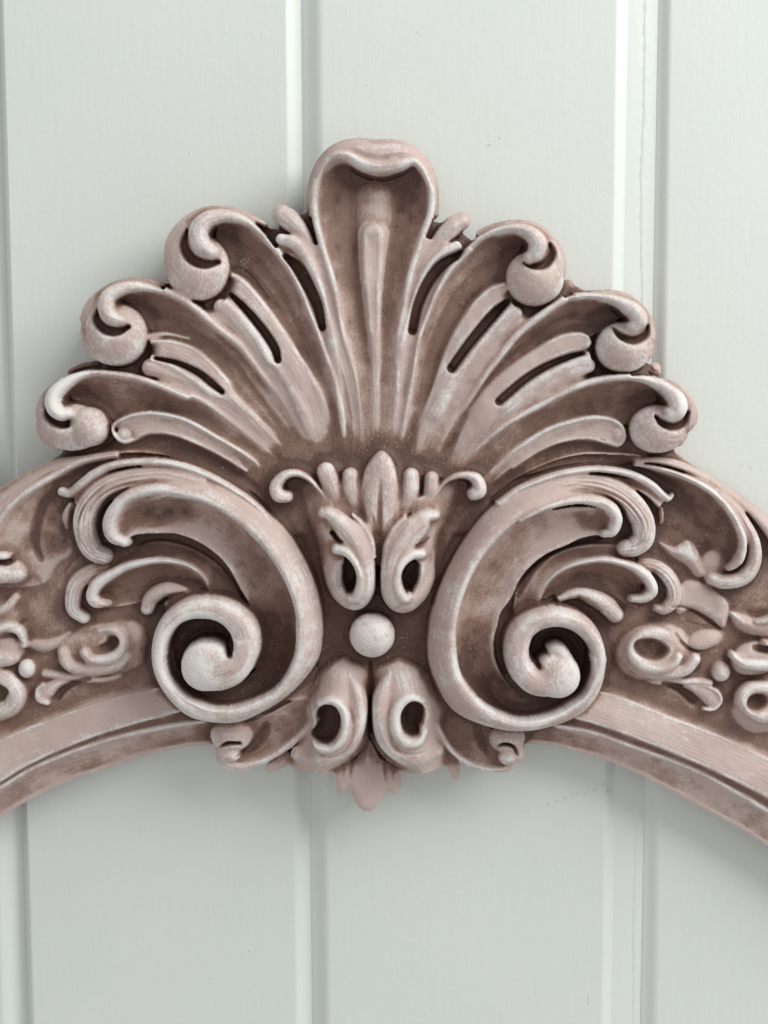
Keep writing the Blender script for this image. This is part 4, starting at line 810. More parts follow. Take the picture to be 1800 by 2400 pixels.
incise('TA', [(700, 1340, 20), (780, 1300, 40), (850, 1220, 50), (880, 1150, 30)], 14, wash=.9)
sweep(wl, 'TA', [(915, 1385, 26, 92), (985, 1345, 40, 100), (1060, 1300, 46, 104)], cap='a', h=16, wash=.1)
sweep(wl, 'TA', [(1090, 1350, 40, 120), (1200, 1370, 40, 126), (1300, 1340, 40, 130)], cap='a', h=26, wash=.1, dry=0.16)
loft(wr, M('TH', [(60, 700), (180, 820), (330, 1000), (500, 1100), (700, 1190)]), M('TH', [(160, 1150), (280, 1290), (430, 1430), (600, 1500), (760, 1510)]), [150, 140, 130, 120], [130, 122, 120, 118], sag=[2, 14, 26, 20], wash=.5)
sweep(wr, 'TH', [(190, 1050, 24, 160), (240, 1150, 24, 152), (320, 1310, 24, 142), (430, 1425, 22, 136), (600, 1495, 18, 132), (750, 1505, 22, 132), (830, 1480, 24, 132)], dry=0.52, h=16)
blob(wr, 'TH', 795, 1265, 150, 135, z=158, h=56, dry=0.12, k=10)
blob(wr, 'TH', 870, 1370, 66, 100, z=146, h=40, dry=0.24, k=14)
cut('TH', [(715, 1362, 7, 122), (780, 1335, 15, 118), (850, 1358, 15, 118), (880, 1420, 10, 122)], 8, cap='ab', wash=1.2)
blob(wr, 'TH', 800, 1418, 78, 62, z=152, h=30, dry=0.56, k=6)
incise('TH', [(660, 1450, 16), (620, 1380, 40), (580, 1280, 46), (560, 1200, 30)], 10, wash=.9)
sweep(wr, 'TH', [(385, 1540, 34, 92), (370, 1470, 56, 100), (310, 1380, 60, 112), (270, 1280, 30, 120)], cap='a', h=18, wash=.3, dry=0.08)
incise('TH', [(320, 1440, 8), (375, 1510, 10)], 4, wash=.5)

# ================================================================ patches of glaze left thick, and of chalky white rubbed on
GLZ = np.zeros((GH, GW)); CHK = np.zeros((GH, GW))
def patch(F, T, pts, amt):
    q = np.array(M(T, pts), float); x, y = at(q[:, 0], q[:, 1], 170.); q = np.stack([x, y], 1)
    i0 = max(int((q[:, 0].min() - GX0) / STEP) - 1, 0); i1 = min(int((q[:, 0].max() - GX0) / STEP) + 2, GW)
    j0 = max(int((GY0 - q[:, 1].max()) / STEP) - 1, 0); j1 = min(int((GY0 - q[:, 1].min()) / STEP) + 2, GH)
    jj, ii = np.mgrid[j0:j1, i0:i1]; X = GX0 + ii * STEP; Y = GY0 - jj * STEP
    ins = np.zeros(X.shape, bool)
    for a, b in zip(q, np.roll(q, -1, 0)):
        ins ^= ((a[1] > Y) != (b[1] > Y)) & (X < (b[0] - a[0]) * (Y - a[1]) / (b[1] - a[1] + 1e-12) + a[0])
    F[j0:j1, i0:i1][ins] = np.maximum(F[j0:j1, i0:i1][ins], amt)
patch(GLZ, 'TB', [(480, 480), (650, 430), (860, 470), (820, 700), (760, 1000), (620, 1250), (460, 1330), (250, 1330), (190, 1180), (220, 960), (330, 700)], .75)
patch(GLZ, 'TB', [(850, 330), (700, 420), (560, 520), (640, 640), (760, 560), (900, 420)], .9)
patch(GLZ, 'T9', [(600, 190), (780, 180), (960, 215), (1000, 300), (860, 360), (740, 430), (650, 420), (600, 320)], .75)
patch(GLZ, 'TD', [(1040, 395), (1230, 390), (1330, 450), (1310, 570), (1210, 580), (1130, 490)], .85)
patch(GLZ, 'TA', [(880, 330), (1080, 380), (1100, 600), (1010, 810), (860, 940), (650, 1020), (400, 960), (270, 830), (260, 650), (860, 600)], .55)
patch(GLZ, 'TH', [(480, 330), (690, 330), (690, 600), (830, 880), (1180, 980), (1330, 880), (1420, 900), (1230, 1100), (900, 1110), (600, 990), (430, 760), (390, 480)], .55)
patch(GLZ, 'T9', [(560, 500), (800, 470), (1030, 540), (1190, 680), (1260, 800), (1120, 800), (1060, 680), (900, 600), (640, 600), (500, 640)], .6)
patch(GLZ, 'TE', [(820, 360), (1020, 410), (1250, 560), (1420, 800), (1440, 960), (1300, 1060), (1180, 1050), (1080, 860), (900, 850), (850, 640)], .45)
patch(GLZ, 'T7', [(430, 1200), (600, 1240), (590, 1480), (420, 1560), (400, 1300)], .8)
patch(GLZ, 'T7', [(930, 1230), (1110, 1200), (1130, 1400), (1080, 1520), (900, 1440)], .7)
patch(GLZ, 'T8', [(420, 400), (560, 350), (700, 420), (660, 470), (500, 480), (400, 500)], .5)
patch(GLZ, 'T8', [(800, 420), (940, 360), (1120, 430), (1180, 540), (1050, 500), (900, 450)], .5)
patch(GLZ, 'T1', [(430, 330), (520, 230), (640, 270), (620, 420), (560, 700), (560, 900), (480, 860), (420, 600)], .35)
patch(GLZ, 'T1', [(1090, 330), (1030, 240), (900, 290), (900, 420), (960, 700), (930, 900), (1020, 860), (1110, 560)], .35)
patch(CHK, 'T7', [(670, 1290), (760, 1240), (850, 1300), (860, 1400), (800, 1490), (700, 1490), (640, 1400)], .3)
patch(CHK, 'TA', [(400, 640), (500, 590), (600, 680), (640, 760), (560, 840), (420, 840), (350, 740)], .5)
patch(CHK, 'TA', [(260, 470), (400, 330), (560, 330), (600, 420), (470, 420), (330, 480), (220, 620)], .4)
patch(CHK, 'TH', [(1080, 760), (1200, 640), (1320, 700), (1350, 820), (1250, 930), (1120, 900)], .35)
patch(CHK, 'TC', [(130, 680), (200, 650), (250, 720), (220, 790), (150, 770)], .6)
patch(CHK, 'TE', [(1000, 920), (1090, 960), (1130, 1060), (1060, 1050), (980, 980)], .6)
patch(CHK, 'T3', [(290, 400), (350, 280), (480, 210), (430, 330), (400, 420), (460, 460), (420, 510), (320, 480)], .5)
patch(CHK, 'T6', [(1040, 870), (1120, 920), (1150, 1000), (1080, 1060), (990, 1040), (1060, 960)], .4)

incise('T8', [(720, 1040, 8), (725, 1150, 14), (722, 1260, 8)], -4, wash=.0)
incise('T8', [(560, 1100, 6), (560, 1180, 8), (555, 1240, 6)], 5, wash=.5)
incise('T8', [(890, 1100, 6), (892, 1180, 8), (888, 1235, 6)], 5, wash=.5)
# ================================================================ finish the surface
MASK = H > -500
def mblur(F, s):
    w = box3(MASK.astype(float), s); return box3(np.where(MASK, F, 0), s) / np.maximum(w, 1e-3)
Hm = np.where(MASK, H, 0)
# paint has filled the sharpest inside corners and rounded the arrises
B1 = mblur(Hm, 1.0)
Hs = B1.copy()
KEEP = 1 - sstep(.78, .93, mblur(WA, 1.0)) * sstep(8, 20, mblur(Hs, 4) - Hs)         # slots and pits keep their depth
jj, ii = np.mgrid[0:GH, 0:GW]
wx = GX0 + ii * STEP; wy = GY0 - jj * STEP
FM = 1 - .75 * sstep(430, 520, np.abs(wx)) * (wy < 190)      # the small side leaves and the arch stay crisp
FM = FM * np.where((PID >= moulding) & (PID <= lip_m) & (PID != shell), .25, 1.)
Hs = np.where((Hs < 150) & MASK, 150 - (150 - Hs) * .80, Hs)
B3 = mblur(Hs, 2.6)
dlt = B3 - Hs
Hs = Hs + (np.clip(dlt, 0, 6) * .6) * (.4 + .6 * KEEP) - np.clip(-dlt, 0, 3) * .22
for s_, c_, f_ in ((5, 12, .40), (9, 14, .16)):
    Bn = mblur(Hs, s_); Hs = Hs + np.clip(Bn - Hs, 0, c_) * f_ * KEEP * FM
Hs = mblur(Hs, .8)
# hand-carved irregularity and brush ridges
jj, ii = np.mgrid[0:GH, 0:GW]
wx = GX0 + ii * STEP; wy = GY0 - jj * STEP
Hs = Hs + (vnoise(wx / 45, wy / 45) - .5) * 3.0 + (vnoise(wx / 18 + 40, wy / 18) - .5) * 1.3
streak = vnoise(SA / 3.2, SL / 42) * .6 + vnoise(SA / 1.9 + 9, SL / 22) * .4
Hs = Hs + (streak - .5) * .9
Hs = np.where(MASK, Hs, 0)
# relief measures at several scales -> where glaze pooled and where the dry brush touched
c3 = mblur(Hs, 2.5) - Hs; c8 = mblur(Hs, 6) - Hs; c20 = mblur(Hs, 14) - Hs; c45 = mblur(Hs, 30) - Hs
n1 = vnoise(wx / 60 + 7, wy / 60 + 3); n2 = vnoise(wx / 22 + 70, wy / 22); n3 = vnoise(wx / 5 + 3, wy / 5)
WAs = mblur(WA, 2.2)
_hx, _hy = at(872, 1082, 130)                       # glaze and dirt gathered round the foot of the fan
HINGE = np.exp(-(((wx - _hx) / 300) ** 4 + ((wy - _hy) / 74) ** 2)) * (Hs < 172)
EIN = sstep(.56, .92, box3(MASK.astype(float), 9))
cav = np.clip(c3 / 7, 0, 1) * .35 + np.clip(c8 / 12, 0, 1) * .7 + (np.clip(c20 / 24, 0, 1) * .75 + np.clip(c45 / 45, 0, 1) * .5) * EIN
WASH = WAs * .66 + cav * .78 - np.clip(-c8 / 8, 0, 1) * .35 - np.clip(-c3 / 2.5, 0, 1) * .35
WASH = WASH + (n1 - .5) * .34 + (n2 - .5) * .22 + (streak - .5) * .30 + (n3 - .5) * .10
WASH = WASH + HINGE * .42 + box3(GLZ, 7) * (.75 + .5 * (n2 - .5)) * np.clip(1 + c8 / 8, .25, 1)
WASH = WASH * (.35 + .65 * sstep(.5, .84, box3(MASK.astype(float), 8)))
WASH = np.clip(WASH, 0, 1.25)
DRs = mblur(DR, 1.6)
ridge = np.clip(-c3 / 2.2, 0, 1) * .30 + np.clip(-c8 / 8, 0, 1) * .42 + np.clip(-c20 / 20, 0, 1) * .32
DRY = DRs * .40 + ridge * .42 - np.clip(WASH - .25, 0, 1) * .9
DRY = DRY + (streak - .5) * .34 + (n3 - .5) * .25 + (n2 - .5) * .3 + (n1 - .5) * .35 - .04
DRY = DRY + box3(CHK, 5)
DRY = np.clip(DRY, 0, 1)
# islands of one part: tiny ones join their neighbour, large ones become pieces of their own
def components(lab):
    n = lab.size; idx = np.arange(n).reshape(lab.shape)
    a = np.concatenate([idx[:, :-1][lab[:, :-1] == lab[:, 1:]], idx[:-1][lab[:-1] == lab[1:]]])
    b = np.concatenate([idx[:, 1:][lab[:, :-1] == lab[:, 1:]], idx[1:][lab[:-1] == lab[1:]]])
    f = np.arange(n)
    while True:
        fa, fb = f[a], f[b]; m = fa != fb
        if not m.any(): break
        a, b, fa, fb = a[m], b[m], fa[m], fb[m]
        hi, lo = np.maximum(fa, fb), np.minimum(fa, fb)
        np.minimum.at(f, hi, lo)
        while True:
            g = f[f]
            if (g == f).all(): break
            f = g
    return f.reshape(lab.shape)
OWN = np.where(MASK, PID, -1)
for _ in range(3):
    comp = components(OWN); cnt = np.bincount(comp.ravel(), minlength=comp.size)
    small = (cnt[comp] < 260) & (OWN >= 0)
    if not small.any(): break
    for _k in range(14):
        ch = small.copy(); new = OWN.copy()
        for dj, di in ((0, 1), (0, -1), (1, 0), (-1, 0)):
            s_ = np.roll(small, (dj, di), (0, 1)); o_ = np.roll(OWN, (dj, di), (0, 1))
            m = ch & ~s_ & (o_ >= 0); new[m] = o_[m]; ch &= ~m
        OWN = new; small = ch
        if not small.any(): break
COMP = components(OWN)
# outline position: relax the staircase of the mask
Mb = box3(MASK.astype(float), 1.3)
my, mx = np.gradient(Mb)
# ================================================================ materials
def nodes(name):
    m = bpy.data.materials.new(name); m.use_nodes = True
    nt = m.node_tree; return m, nt, nt.nodes['Principled BSDF'], nt.links
def add(nt, t, **kw):
    n = nt.nodes.new(t)
    for k, v in kw.items(): setattr(n, k, v)
    return n
def mix(nt, fac, a, b, blend='MIX'):
    n = add(nt, 'ShaderNodeMix', data_type='RGBA', blend_type=blend)
    for s, v in ((0, fac), (6, a), (7, b)):
        if hasattr(v, 'default_value') or hasattr(v, 'links'): nt.links.new(v, n.inputs[s])
        else: n.inputs[s].default_value = v
    return n.outputs[2]
def mth(nt, op, a, b=None, c=None, clamp=False):
    n = add(nt, 'ShaderNodeMath', operation=op, use_clamp=clamp)
    for i, v in enumerate((a, b, c)):
        if v is None: continue
        if hasattr(v, 'links'): nt.links.new(v, n.inputs[i])
        else: n.inputs[i].default_value = v
    return n.outputs[0]
def noise(nt, vec, scale, det=3, rough=.5, dist=0.):
    n = add(nt, 'ShaderNodeTexNoise'); nt.links.new(vec, n.inputs['Vector'])
    n.inputs['Scale'].default_value = scale; n.inputs['Detail'].default_value = det; n.inputs['Roughness'].default_value = rough; n.inputs['Distortion'].default_value = dist
    return n.outputs['Fac']
def ramp(nt, f, a, b):
    n = add(nt, 'ShaderNodeMapRange', interpolation_type='SMOOTHSTEP'); nt.links.new(f, n.inputs[0])
    n.inputs[1].default_value = a; n.inputs[2].default_value = b
    return n.outputs[0]

PINK = (0.505, 0.382, 0.352, 1); PINK2 = (0.55, 0.44, 0.402, 1); WHITE = (0.72, 0.68, 0.665, 1)
BROWN = (0.22, 0.130, 0.103, 1); DEEP = (0.108, 0.059, 0.046, 1); TAUPE = (0.365, 0.248, 0.210, 1)
mat, nt, bs, lk = nodes("painted_carving")
tc = add(nt, 'ShaderNodeTexCoord').outputs['Object']
aw = add(nt, 'ShaderNodeAttribute', attribute_name='wash').outputs['Fac']
ad = add(nt, 'ShaderNodeAttribute', attribute_name='dry').outputs['Fac']
ast = add(nt, 'ShaderNodeAttribute', attribute_name='brush').outputs['Vector']
nf = noise(nt, tc, 900, 4, .65); nm = noise(nt, tc, 160, 4, .6); nl = noise(nt, tc, 40, 3, .55)
bst = noise(nt, ast, 1.0, 3, .6)
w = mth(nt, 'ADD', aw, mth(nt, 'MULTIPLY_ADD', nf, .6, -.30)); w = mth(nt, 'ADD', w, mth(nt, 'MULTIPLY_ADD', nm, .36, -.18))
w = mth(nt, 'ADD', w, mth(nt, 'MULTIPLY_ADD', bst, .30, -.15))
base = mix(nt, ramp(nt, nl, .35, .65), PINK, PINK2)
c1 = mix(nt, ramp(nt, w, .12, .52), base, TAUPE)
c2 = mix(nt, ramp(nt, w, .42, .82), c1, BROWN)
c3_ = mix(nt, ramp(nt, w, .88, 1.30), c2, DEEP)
d = mth(nt, 'ADD', ad, mth(nt, 'MULTIPLY_ADD', nf, .75, -.375)); d = mth(nt, 'ADD', d, mth(nt, 'MULTIPLY_ADD', bst, .5, -.25))
col = mix(nt, ramp(nt, d, .12, .80), c3_, WHITE)
# pale dust grains lying in the dark parts
vor = add(nt, 'ShaderNodeTexVoronoi', feature='F1'); nt.links.new(tc, vor.inputs['Vector']); vor.inputs['Scale'].default_value = 620
spk = mth(nt, 'MULTIPLY', mth(nt, 'LESS_THAN', vor.outputs['Distance'], .22), mth(nt, 'GREATER_THAN', noise(nt, tc, 330, 1), .58))
spk = mth(nt, 'MULTIPLY', spk, mth(nt, 'MULTIPLY', ramp(nt, w, .25, .9), ramp(nt, noise(nt, tc, 25, 2), .45, .7)))
col = mix(nt, mth(nt, 'MULTIPLY', spk, .55), col, (0.46, 0.40, 0.34, 1))
lk.new(col, bs.inputs['Base Color'])
bs.inputs['Roughness'].default_value = .62; bs.inputs['Specular IOR Level'].default_value = .35
lk.new(mth(nt, 'MULTIPLY_ADD', nm, .3, .45), bs.inputs['Roughness'])
bmp = add(nt, 'ShaderNodeBump'); bmp.inputs['Distance'].default_value = .0006; bmp.inputs['Strength'].default_value = .55
hb = mth(nt, 'ADD', mth(nt, 'MULTIPLY', nf, .6), mth(nt, 'MULTIPLY', bst, .5)); hb = mth(nt, 'ADD', hb, mth(nt, 'MULTIPLY', spk, .6))
lk.new(hb, bmp.inputs['Height']); lk.new(bmp.outputs[0], bs.inputs['Normal'])

wm, nt, bs, lk = nodes("wall_paint")
tc = add(nt, 'ShaderNodeTexCoord').outputs['Object']
mp = add(nt, 'ShaderNodeMapping'); nt.links.new(tc, mp.inputs[0]); mp.inputs['Scale'].default_value = (1, .12, 1)
n1_ = noise(nt, mp.outputs[0], 420, 3, .6); n2_ = noise(nt, tc, 12, 2); n3_ = noise(nt, tc, 260, 4, .6)
colw = mix(nt, ramp(nt, n2_, .3, .7), (0.70, 0.738, 0.705, 1), (0.72, 0.752, 0.722, 1))
v1 = add(nt, 'ShaderNodeTexVoronoi'); nt.links.new(tc, v1.inputs['Vector']); v1.inputs['Scale'].default_value = 55
nub = mth(nt, 'MULTIPLY', ramp(nt, v1.outputs['Distance'], .07, .0), mth(nt, 'GREATER_THAN', add(nt, 'ShaderNodeSeparateColor').outputs[0], .5)) if False else ramp(nt, v1.outputs['Distance'], .045, .0)
sc_ = add(nt, 'ShaderNodeSeparateColor'); nt.links.new(v1.outputs['Color'], sc_.inputs[0])
nub = mth(nt, 'MULTIPLY', nub, mth(nt, 'GREATER_THAN', sc_.outputs[0], .72))
lk.new(colw, bs.inputs['Base Color']); bs.inputs['Roughness'].default_value = .32; bs.inputs['Specular IOR Level'].default_value = .4
bmp = add(nt, 'ShaderNodeBump'); bmp.inputs['Distance'].default_value = .0006; bmp.inputs['Strength'].default_value = .26
hb = mth(nt, 'ADD', mth(nt, 'MULTIPLY', n1_, .5), mth(nt, 'MULTIPLY', n3_, .6)); hb = mth(nt, 'ADD', hb, mth(nt, 'MULTIPLY', nub, 3.))
lk.new(hb, bmp.inputs['Height']); lk.new(bmp.outputs[0], bs.inputs['Normal'])
wm2, nt, bs, lk = nodes("gap_shadow_paint"); bs.inputs['Base Color'].default_value = (.3, .31, .29, 1)

# ================================================================ meshes of the carving
def link(o, parent=None):
    scene.collection.objects.link(o)
    if parent: o.parent = parent
    return o
frame = link(bpy.data.objects.new("carved_frame", None)); frame.empty_display_size = .02
frame['label'] = "carved arched frame in distressed dusty pink paint, with fanned shell crest above two scrolls"
frame['category'] = "picture frame"

Hx = np.where(MASK, Hs, mblur(Hs, 2.0))
Hx = np.where(box3(MASK.astype(float), 2.0) > .02, Hx, 0)
gy, gx = np.gradient(Hx, STEP)
NX, NY, NZ = -gx, gy, np.ones_like(gx); nl_ = np.sqrt(NX ** 2 + NY ** 2 + 1); NX /= nl_; NY /= nl_; NZ = NZ / nl_
VX = (GX0 + np.arange(GW) * STEP)[None, :] + np.zeros((GH, 1)); VY = (GY0 - np.arange(GH) * STEP)[:, None] + np.zeros((1, GW))
pm = np.pad(MASK, 1)
nb = pm[:-2, 1:-1] & pm[2:, 1:-1] & pm[1:-1, :-2] & pm[1:-1, 2:] & pm[:-2, :-2] & pm[2:, 2:] & pm[:-2, 2:] & pm[2:, :-2]
edge = MASK & ~nb
gm = np.hypot(mx, my) + 1e-6
sh_ = np.clip((Mb - .5) / gm, -.9, .9) * STEP
VX = np.where(edge, VX - mx / gm * sh_, VX); VY = np.where(edge, VY + my / gm * sh_, VY)
OX, OY = -mx / gm, my / gm                          # outward direction at the outline

Q = MASK[:-1, :-1] & MASK[1:, :-1] & MASK[1:, 1:] & MASK[:-1, 1:]
own = OWN[:-1, :-1]; ownc = COMP[:-1, :-1]
BACK = 20.0
qp = np.pad(Q, 1)
def emit(pid, name, comp):
    sel = Q & (own == pid) & (ownc == comp)
    j, i = np.nonzero(sel)
    if len(j) == 0: return None
    f = np.stack([j * GW + i, (j + 1) * GW + i, (j + 1) * GW + i + 1, j * GW + i + 1], 1)
    used = np.unique(f); remap = np.zeros(GH * GW, np.int64); remap[used] = np.arange(len(used)); F = remap[f]
    co = np.stack([VX.ravel()[used], VY.ravel()[used], Hx.ravel()[used]], 1)
    no = np.stack([NX.ravel()[used], NY.ravel()[used], NZ.ravel()[used]], 1)
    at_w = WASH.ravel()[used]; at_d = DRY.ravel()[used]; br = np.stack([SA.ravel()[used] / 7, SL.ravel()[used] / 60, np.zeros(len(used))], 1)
    # side walls down to the back of the frame along the outline
    ex = []
    for dj, di, a, b in ((-1, 0, 0, 1), (1, 0, 2, 3), (0, -1, 1, 0), (0, 1, 3, 2)):
        m = ~qp[1 + j + dj, 1 + i + di]
        c = f[m]
        if len(c): ex.append(np.stack([c[:, {0: 3, 2: 1, 1: 0, 3: 2}[a]], c[:, {0: 0, 2: 2, 1: 1, 3: 3}[a]]], 1) if False else
                             np.stack({0: (c[:, 3], c[:, 0]), 2: (c[:, 1], c[:, 2]), 1: (c[:, 0], c[:, 1]), 3: (c[:, 2], c[:, 3])}[a], 1))
    if ex:
        e = np.concatenate(ex); u2 = np.unique(e); r2 = np.zeros(GH * GW, np.int64); r2[u2] = np.arange(len(u2))
        n0 = len(co)
        top = np.stack([VX.ravel()[u2], VY.ravel()[u2], Hx.ravel()[u2]], 1)
        out = np.stack([OX.ravel()[u2], OY.ravel()[u2], np.zeros(len(u2))], 1)
        nn = out + np.array([0, 0, .15])
        bot = top.copy(); bot[:, 2] = BACK; bot[:, :2] -= out[:, :2] * np.minimum(6, (top[:, 2:3] - BACK) * .1)
        k = len(u2)
        co = np.vstack([co, top, bot]); no = np.vstack([no, nn, out])
        at_w = np.concatenate([at_w, WASH.ravel()[u2] * .4, np.full(k, .45)]); at_d = np.concatenate([at_d, DRY.ravel()[u2] * .4, np.zeros(k)])
        br = np.vstack([br, np.stack([top[:, 2] / 7, top[:, 0] / 60, top[:, 1] / 60], 1), np.stack([bot[:, 2] / 7, bot[:, 0] / 60, bot[:, 1] / 60], 1)])
        a, b = r2[e[:, 0]] + n0, r2[e[:, 1]] + n0
        F = np.vstack([F, np.stack([a, a + k, b + k, b], 1)])
    me = bpy.data.meshes.new(name)
    me.vertices.add(len(co)); me.vertices.foreach_set('co', (co * U).astype(np.float32).ravel())
    me.loops.add(len(F) * 4); me.loops.foreach_set('vertex_index', F.astype(np.int32).ravel())
    me.polygons.add(len(F)); me.polygons.foreach_set('loop_start', np.arange(0, len(F) * 4, 4, dtype=np.int32))
    me.polygons.foreach_set('loop_total', np.full(len(F), 4, np.int32))
    me.update(calc_edges=True)
    me.polygons.foreach_set('use_smooth', np.ones(len(F), bool))
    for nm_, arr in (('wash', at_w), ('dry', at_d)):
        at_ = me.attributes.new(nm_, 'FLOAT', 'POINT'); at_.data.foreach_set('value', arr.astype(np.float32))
    at_ = me.attributes.new('brush', 'FLOAT_VECTOR', 'POINT'); at_.data.foreach_set('vector', br.astype(np.float32).ravel())
    no = no / np.linalg.norm(no, axis=1)[:, None]
    me.normals_split_custom_set_from_vertices(no.astype(np.float32))
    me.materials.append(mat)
    return bpy.data.objects.new(name, me)
made = {}
for pid, (nm_, par, lab) in enumerate(PARTS):
    cs_, ct_ = np.unique(ownc[Q & (own == pid)], return_counts=True)
    for cc in cs_[np.argsort(-ct_)]:
        o = emit(pid, nm_, cc)
        if o is None: continue
        link(o, made.get(par, frame) if par >= 0 else frame)
        made.setdefault(pid, o)
        if lab: o['label'] = lab

# ================================================================ the boarded wall
def mesh_obj(name, V, F, m, parent=None, smooth=True):
    me = bpy.data.meshes.new(name); me.from_pydata([(a * U, b * U, c * U) for a, b, c in V], [], F); me.materials.append(m)
    if smooth: me.polygons.foreach_set('use_smooth', [True] * len(me.polygons))
    me.update(); return link(bpy.data.objects.new(name, me), parent)
wall = mesh_obj('wall', [(-5000, -4200, -60), (5000, -4200, -60), (5000, 4200, -60), (-5000, 4200, -60)], [(0, 1, 2, 3)], wm2, smooth=False)
wall['kind'] = 'structure'; wall['label'] = "painted wall of wide vertical tongue and groove boards, pale grey green"
# grooves, as photo columns at the top and the foot: bevel start, bevel end, joint, far bevel end
G = [((-62, -22, -12, 8), (8, 50, 58, 79)), ((670, 701, 705, 754), (695, 727, 731, 773)), ((1446, 1474, 1546, 1574), (1410, 1434, 1503, 1541))]
def wline(px0, px1):
    x0, y0 = at(px0, 0, 0); x1, y1 = at(px1, 2400, 0)
    return lambda y: float(x0 + (x1 - x0) * (y - y0) / (y1 - y0))
GL = [[wline(a, b) for a, b in zip(t, f)] for t, f in G]
def shifted(g, d): return [(lambda y, q=q: q(y) + d) for q in g]
GL = [shifted(GL[0], -1660), shifted(GL[0], -830)] + GL + [shifted(GL[2], 830), shifted(GL[2], 1660)]
DPTS = [20, 20, 34, 26, 17, 20, 20]
def bprofile(gl, gr, y, DL, DR_):
    """x, z points across one board: joint, far bevel of its left groove, face, near bevel of its right groove, tongue, joint"""
    p = []
    xj, xe = gl[2](y) + .1, gl[3](y)
    DPT = DL
    p += [(xj, -58), (xj, -DPT - .8), (xj + .8, -DPT)]
    for t in np.linspace(0, 1, 7)[1:]: p.append((xj + .8 + (xe - xj - .8) * t, -DPT * (1 - t * t * (3 - 2 * t))))
    p += [(xe + 4, .0), (xe + 30, 0)]
    DPT = DR_
    b0, b1, j1 = gr[0](y), gr[1](y), gr[2](y) - .1
    p += [(b0 - 30, 0), (b0 - 4, .0)]
    for t in np.linspace(0, 1, 7): p.append((b0 + (b1 - b0) * t, -DPT * (.72 * t + .28 * t * t * (3 - 2 * t))))
    p += [(b1 + 2, -DPT - .5), (j1 - .8, -DPT - .5), (j1, -DPT - 1), (j1, -58)]
    return p
ys = list(np.linspace(-4000, 4000, 41))
for gi, (gl, gr) in enumerate(zip(GL[:-1], GL[1:])):
    V, F = [], []
    for y in ys:
        pr = bprofile(gl, gr, y, DPTS[gi], DPTS[gi + 1]); n = len(pr); V += [(x, y, z) for x, z in pr]
    for r in range(len(ys) - 1):
        for c in range(n - 1): F.append((r * n + c, r * n + c + 1, (r + 1) * n + c + 1, (r + 1) * n + c))
    b = mesh_obj('board', V, F, wm, wall)
    md = b.data; md.set_sharp_from_angle(angle=math.radians(35))

# slips and runs in the paint, and scuffs
def wave_strip(name, px, y0, y1, w, hgt, z0, seed, amp=3.):
    rs = np.random.RandomState(seed); V, F = [], []
    ys_ = np.arange(y0, y1, 9.0); n = len(ys_)
    off_ = np.cumsum(rs.randn(n)) * .55; off_ -= np.linspace(off_[0], off_[-1], n)
    for i, py in enumerate(ys_):
        x, y = at(px(py) + np.clip(off_[i], -amp * 2, amp * 2), py, z0)
        f_ = min(1, i / 4, (n - 1 - i) / 4); ww = w * (.5 + .8 * rs.rand()) * f_ + .2
        for t_, zz in ((-1, -.15), (-.4, hgt * f_), (.4, hgt * f_), (1, -.15)): V.append((float(x) + t_ * ww, float(y), z0 + zz))
    for r in range(n - 1):
        for c in range(3): F.append((r * 4 + c, (r + 1) * 4 + c, (r + 1) * 4 + c + 1, r * 4 + c + 1))
    return mesh_obj(name, V, F, wm, wall)
g2 = lambda f: (lambda py: 1446 + f + (1412 - 1446) * py / 2400.)
wave_strip('paint_run', g2(68), -20, 860, 5, .6, -17.4, 3)
wave_strip('paint_run', g2(74), 1880, 2420, 4.5, .5, -17.4, 5)
wave_strip('paint_run', lambda py: 1380 + 0 * py, 2325, 2362, 6, 3.0, 0, 9, 1.)
V, F = [], []
rs = np.random.RandomState(4)
for (x0, y0, x1, y1, n_) in ((1205, 1905, 1400, 1850, 34), (1415, 1830, 1425, 1858, 10), (1140, 345, 1172, 322, 14), (1690, 1092, 1790, 1100, 12), (975, 70, 985, 85, 4), (1325, 1500, 1326, 1502, 1)):
    for _k in range(n_):
        t_ = rs.rand(); px_, py_ = x0 + (x1 - x0) * t_ + rs.randn() * 2.2, y0 + (y1 - y0) * t_ + rs.randn() * 2.6
        x, y = at(px_, py_, 0); r_ = .4 + .9 * rs.rand(); b0 = len(V)
        for a_ in range(6): V.append((float(x) + r_ * 1.7 * math.cos(a_ * math.pi / 3 + .3), float(y) + r_ * math.sin(a_ * math.pi / 3 + .3), .25))
        F.append(tuple(range(b0, b0 + 6)))
sm, nt, bs, lk = nodes("scuff"); bs.inputs['Base Color'].default_value = (.48, .485, .47, 1); bs.inputs['Roughness'].default_value = .7
sc = mesh_obj('scuff_marks', V, F, sm, wall, smooth=False); sc['kind'] = 'stuff'
# pale nibs of grit under the paint
V, F = [], []
for _k in range(60):
    px_, py_ = rs.uniform(0, 1800), rs.uniform(0, 2400)
    if 380 < py_ < 1800 and 60 < px_ < 1640: continue
    if any(abs(px_ - c) < 75 for c in (20, 730, 1500)): continue
    x, y = at(px_, py_, 0); r_ = rs.uniform(1.2, 2.6); b0 = len(V)
    V.append((float(x), float(y), r_ * .8))
    for a_ in range(8): V.append((float(x) + r_ * math.cos(a_ * math.pi / 4), float(y) + r_ * 1.3 * math.sin(a_ * math.pi / 4), -.1))
    for a_ in range(8): F.append((b0, b0 + 1 + a_, b0 + 1 + (a_ + 1) % 8))
nb_ = mesh_obj('paint_nibs', V, F, wm, wall); nb_['kind'] = 'stuff'

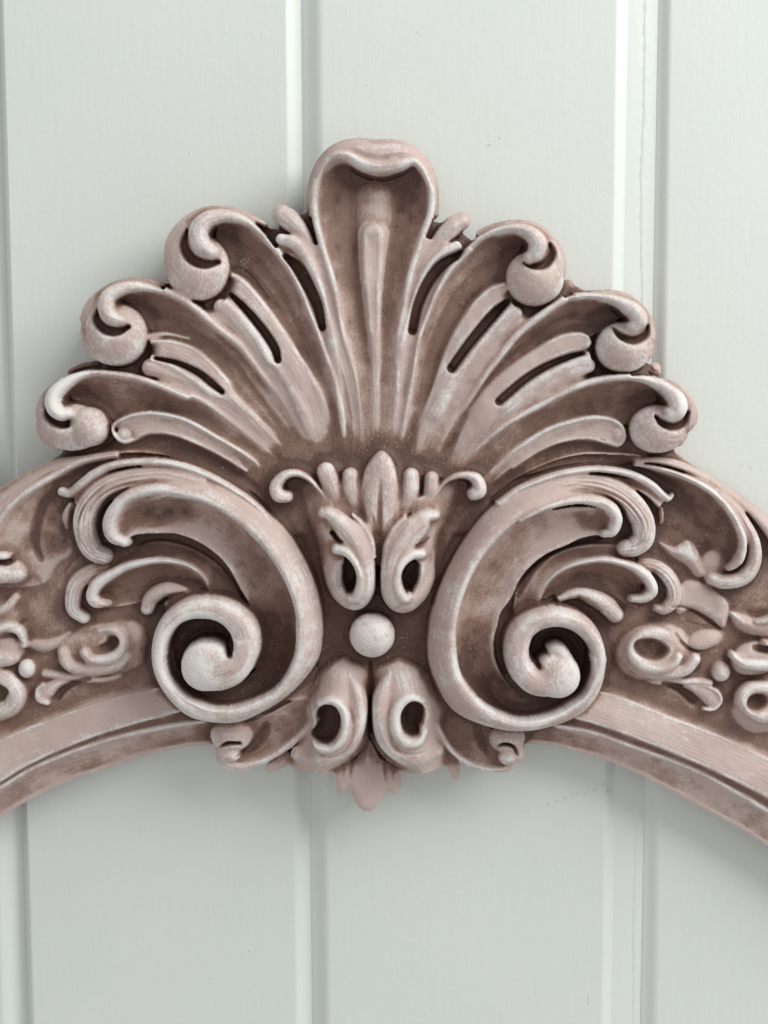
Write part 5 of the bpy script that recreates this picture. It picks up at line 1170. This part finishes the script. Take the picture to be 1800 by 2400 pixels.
# ================================================================ dust and grit lying in the carving
def surf(px, py):
    z = 150.
    for _ in range(3):
        x, y = at(px, py, z); i = int(round((float(x) - GX0) / STEP)); j = int(round((GY0 - float(y)) / STEP)); z = float(Hs[j, i])
    return float(x), float(y), z
V, F = [], []; rs = np.random.RandomState(11)
spots = [(rs.uniform(480, 1240), rs.uniform(900, 1100), 1.0) for _ in range(150)] + [(rs.uniform(740, 1010), rs.uniform(1440, 1560), 1.) for _ in range(60)] + \
        [(rs.uniform(150, 1560), rs.uniform(620, 1600), 1.) for _ in range(130)] + [(rs.uniform(480, 680), rs.uniform(1400, 1640), 1.) for _ in range(30)]
for px_, py_, f_ in spots:
    x, y, z = surf(px_, py_)
    if z < 60: continue
    r_ = rs.uniform(.5, 1.25) * (2.1 if rs.rand() < .05 else 1); a0 = rs.rand() * 6.28; el = rs.uniform(1, 2.2); b0 = len(V)
    for k_ in range(5):
        a_ = k_ * 1.2566; u_, v_ = r_ * el * math.cos(a_), r_ * math.sin(a_)
        V.append((x + u_ * math.cos(a0) - v_ * math.sin(a0), y + u_ * math.sin(a0) + v_ * math.cos(a0), z - .3))
    V.append((x, y, z + r_ * .9))
    for k_ in range(5): F.append((b0 + k_, b0 + (k_ + 1) % 5, b0 + 5))
dm, nt, bs, lk = nodes("pale_dust"); bs.inputs['Base Color'].default_value = (.50, .43, .36, 1); bs.inputs['Roughness'].default_value = .9
du = mesh_obj('dust_grains', V, F, dm, frame, smooth=False); du['kind'] = 'stuff'
gm_, nt, bs, lk = nodes("green_crumb"); bs.inputs['Base Color'].default_value = (.22, .30, .07, 1); bs.inputs['Roughness'].default_value = .7
x, y, z = surf(422, 796); V = []; F = []
for ox, oy, oz, rr in ((0, 0, 2, 3.6), (4, -3, 2, 3.0), (-3, -3, 1.5, 2.6), (1, -6, 1, 2.2), (3, 3, 2.5, 2.2)):
    b0 = len(V)
    for a_ in range(6):
        q_ = rr * (.8 + .4 * rs.rand()); V.append((x + ox + q_ * math.cos(a_ * 1.047), y + oy + q_ * math.sin(a_ * 1.047), z + oz - 1.5))
    V.append((x + ox, y + oy, z + oz + rr * .6)); V.append((x + ox, y + oy, z - 2))
    for a_ in range(6): F += [(b0 + a_, b0 + (a_ + 1) % 6, b0 + 6), (b0 + (a_ + 1) % 6, b0 + a_, b0 + 7)]
cr = mesh_obj('plant_crumb', V, F, gm_, None, smooth=False)
cr['label'] = "tiny green plant crumb caught in the upper left flute of the shell"; cr['category'] = "crumb"
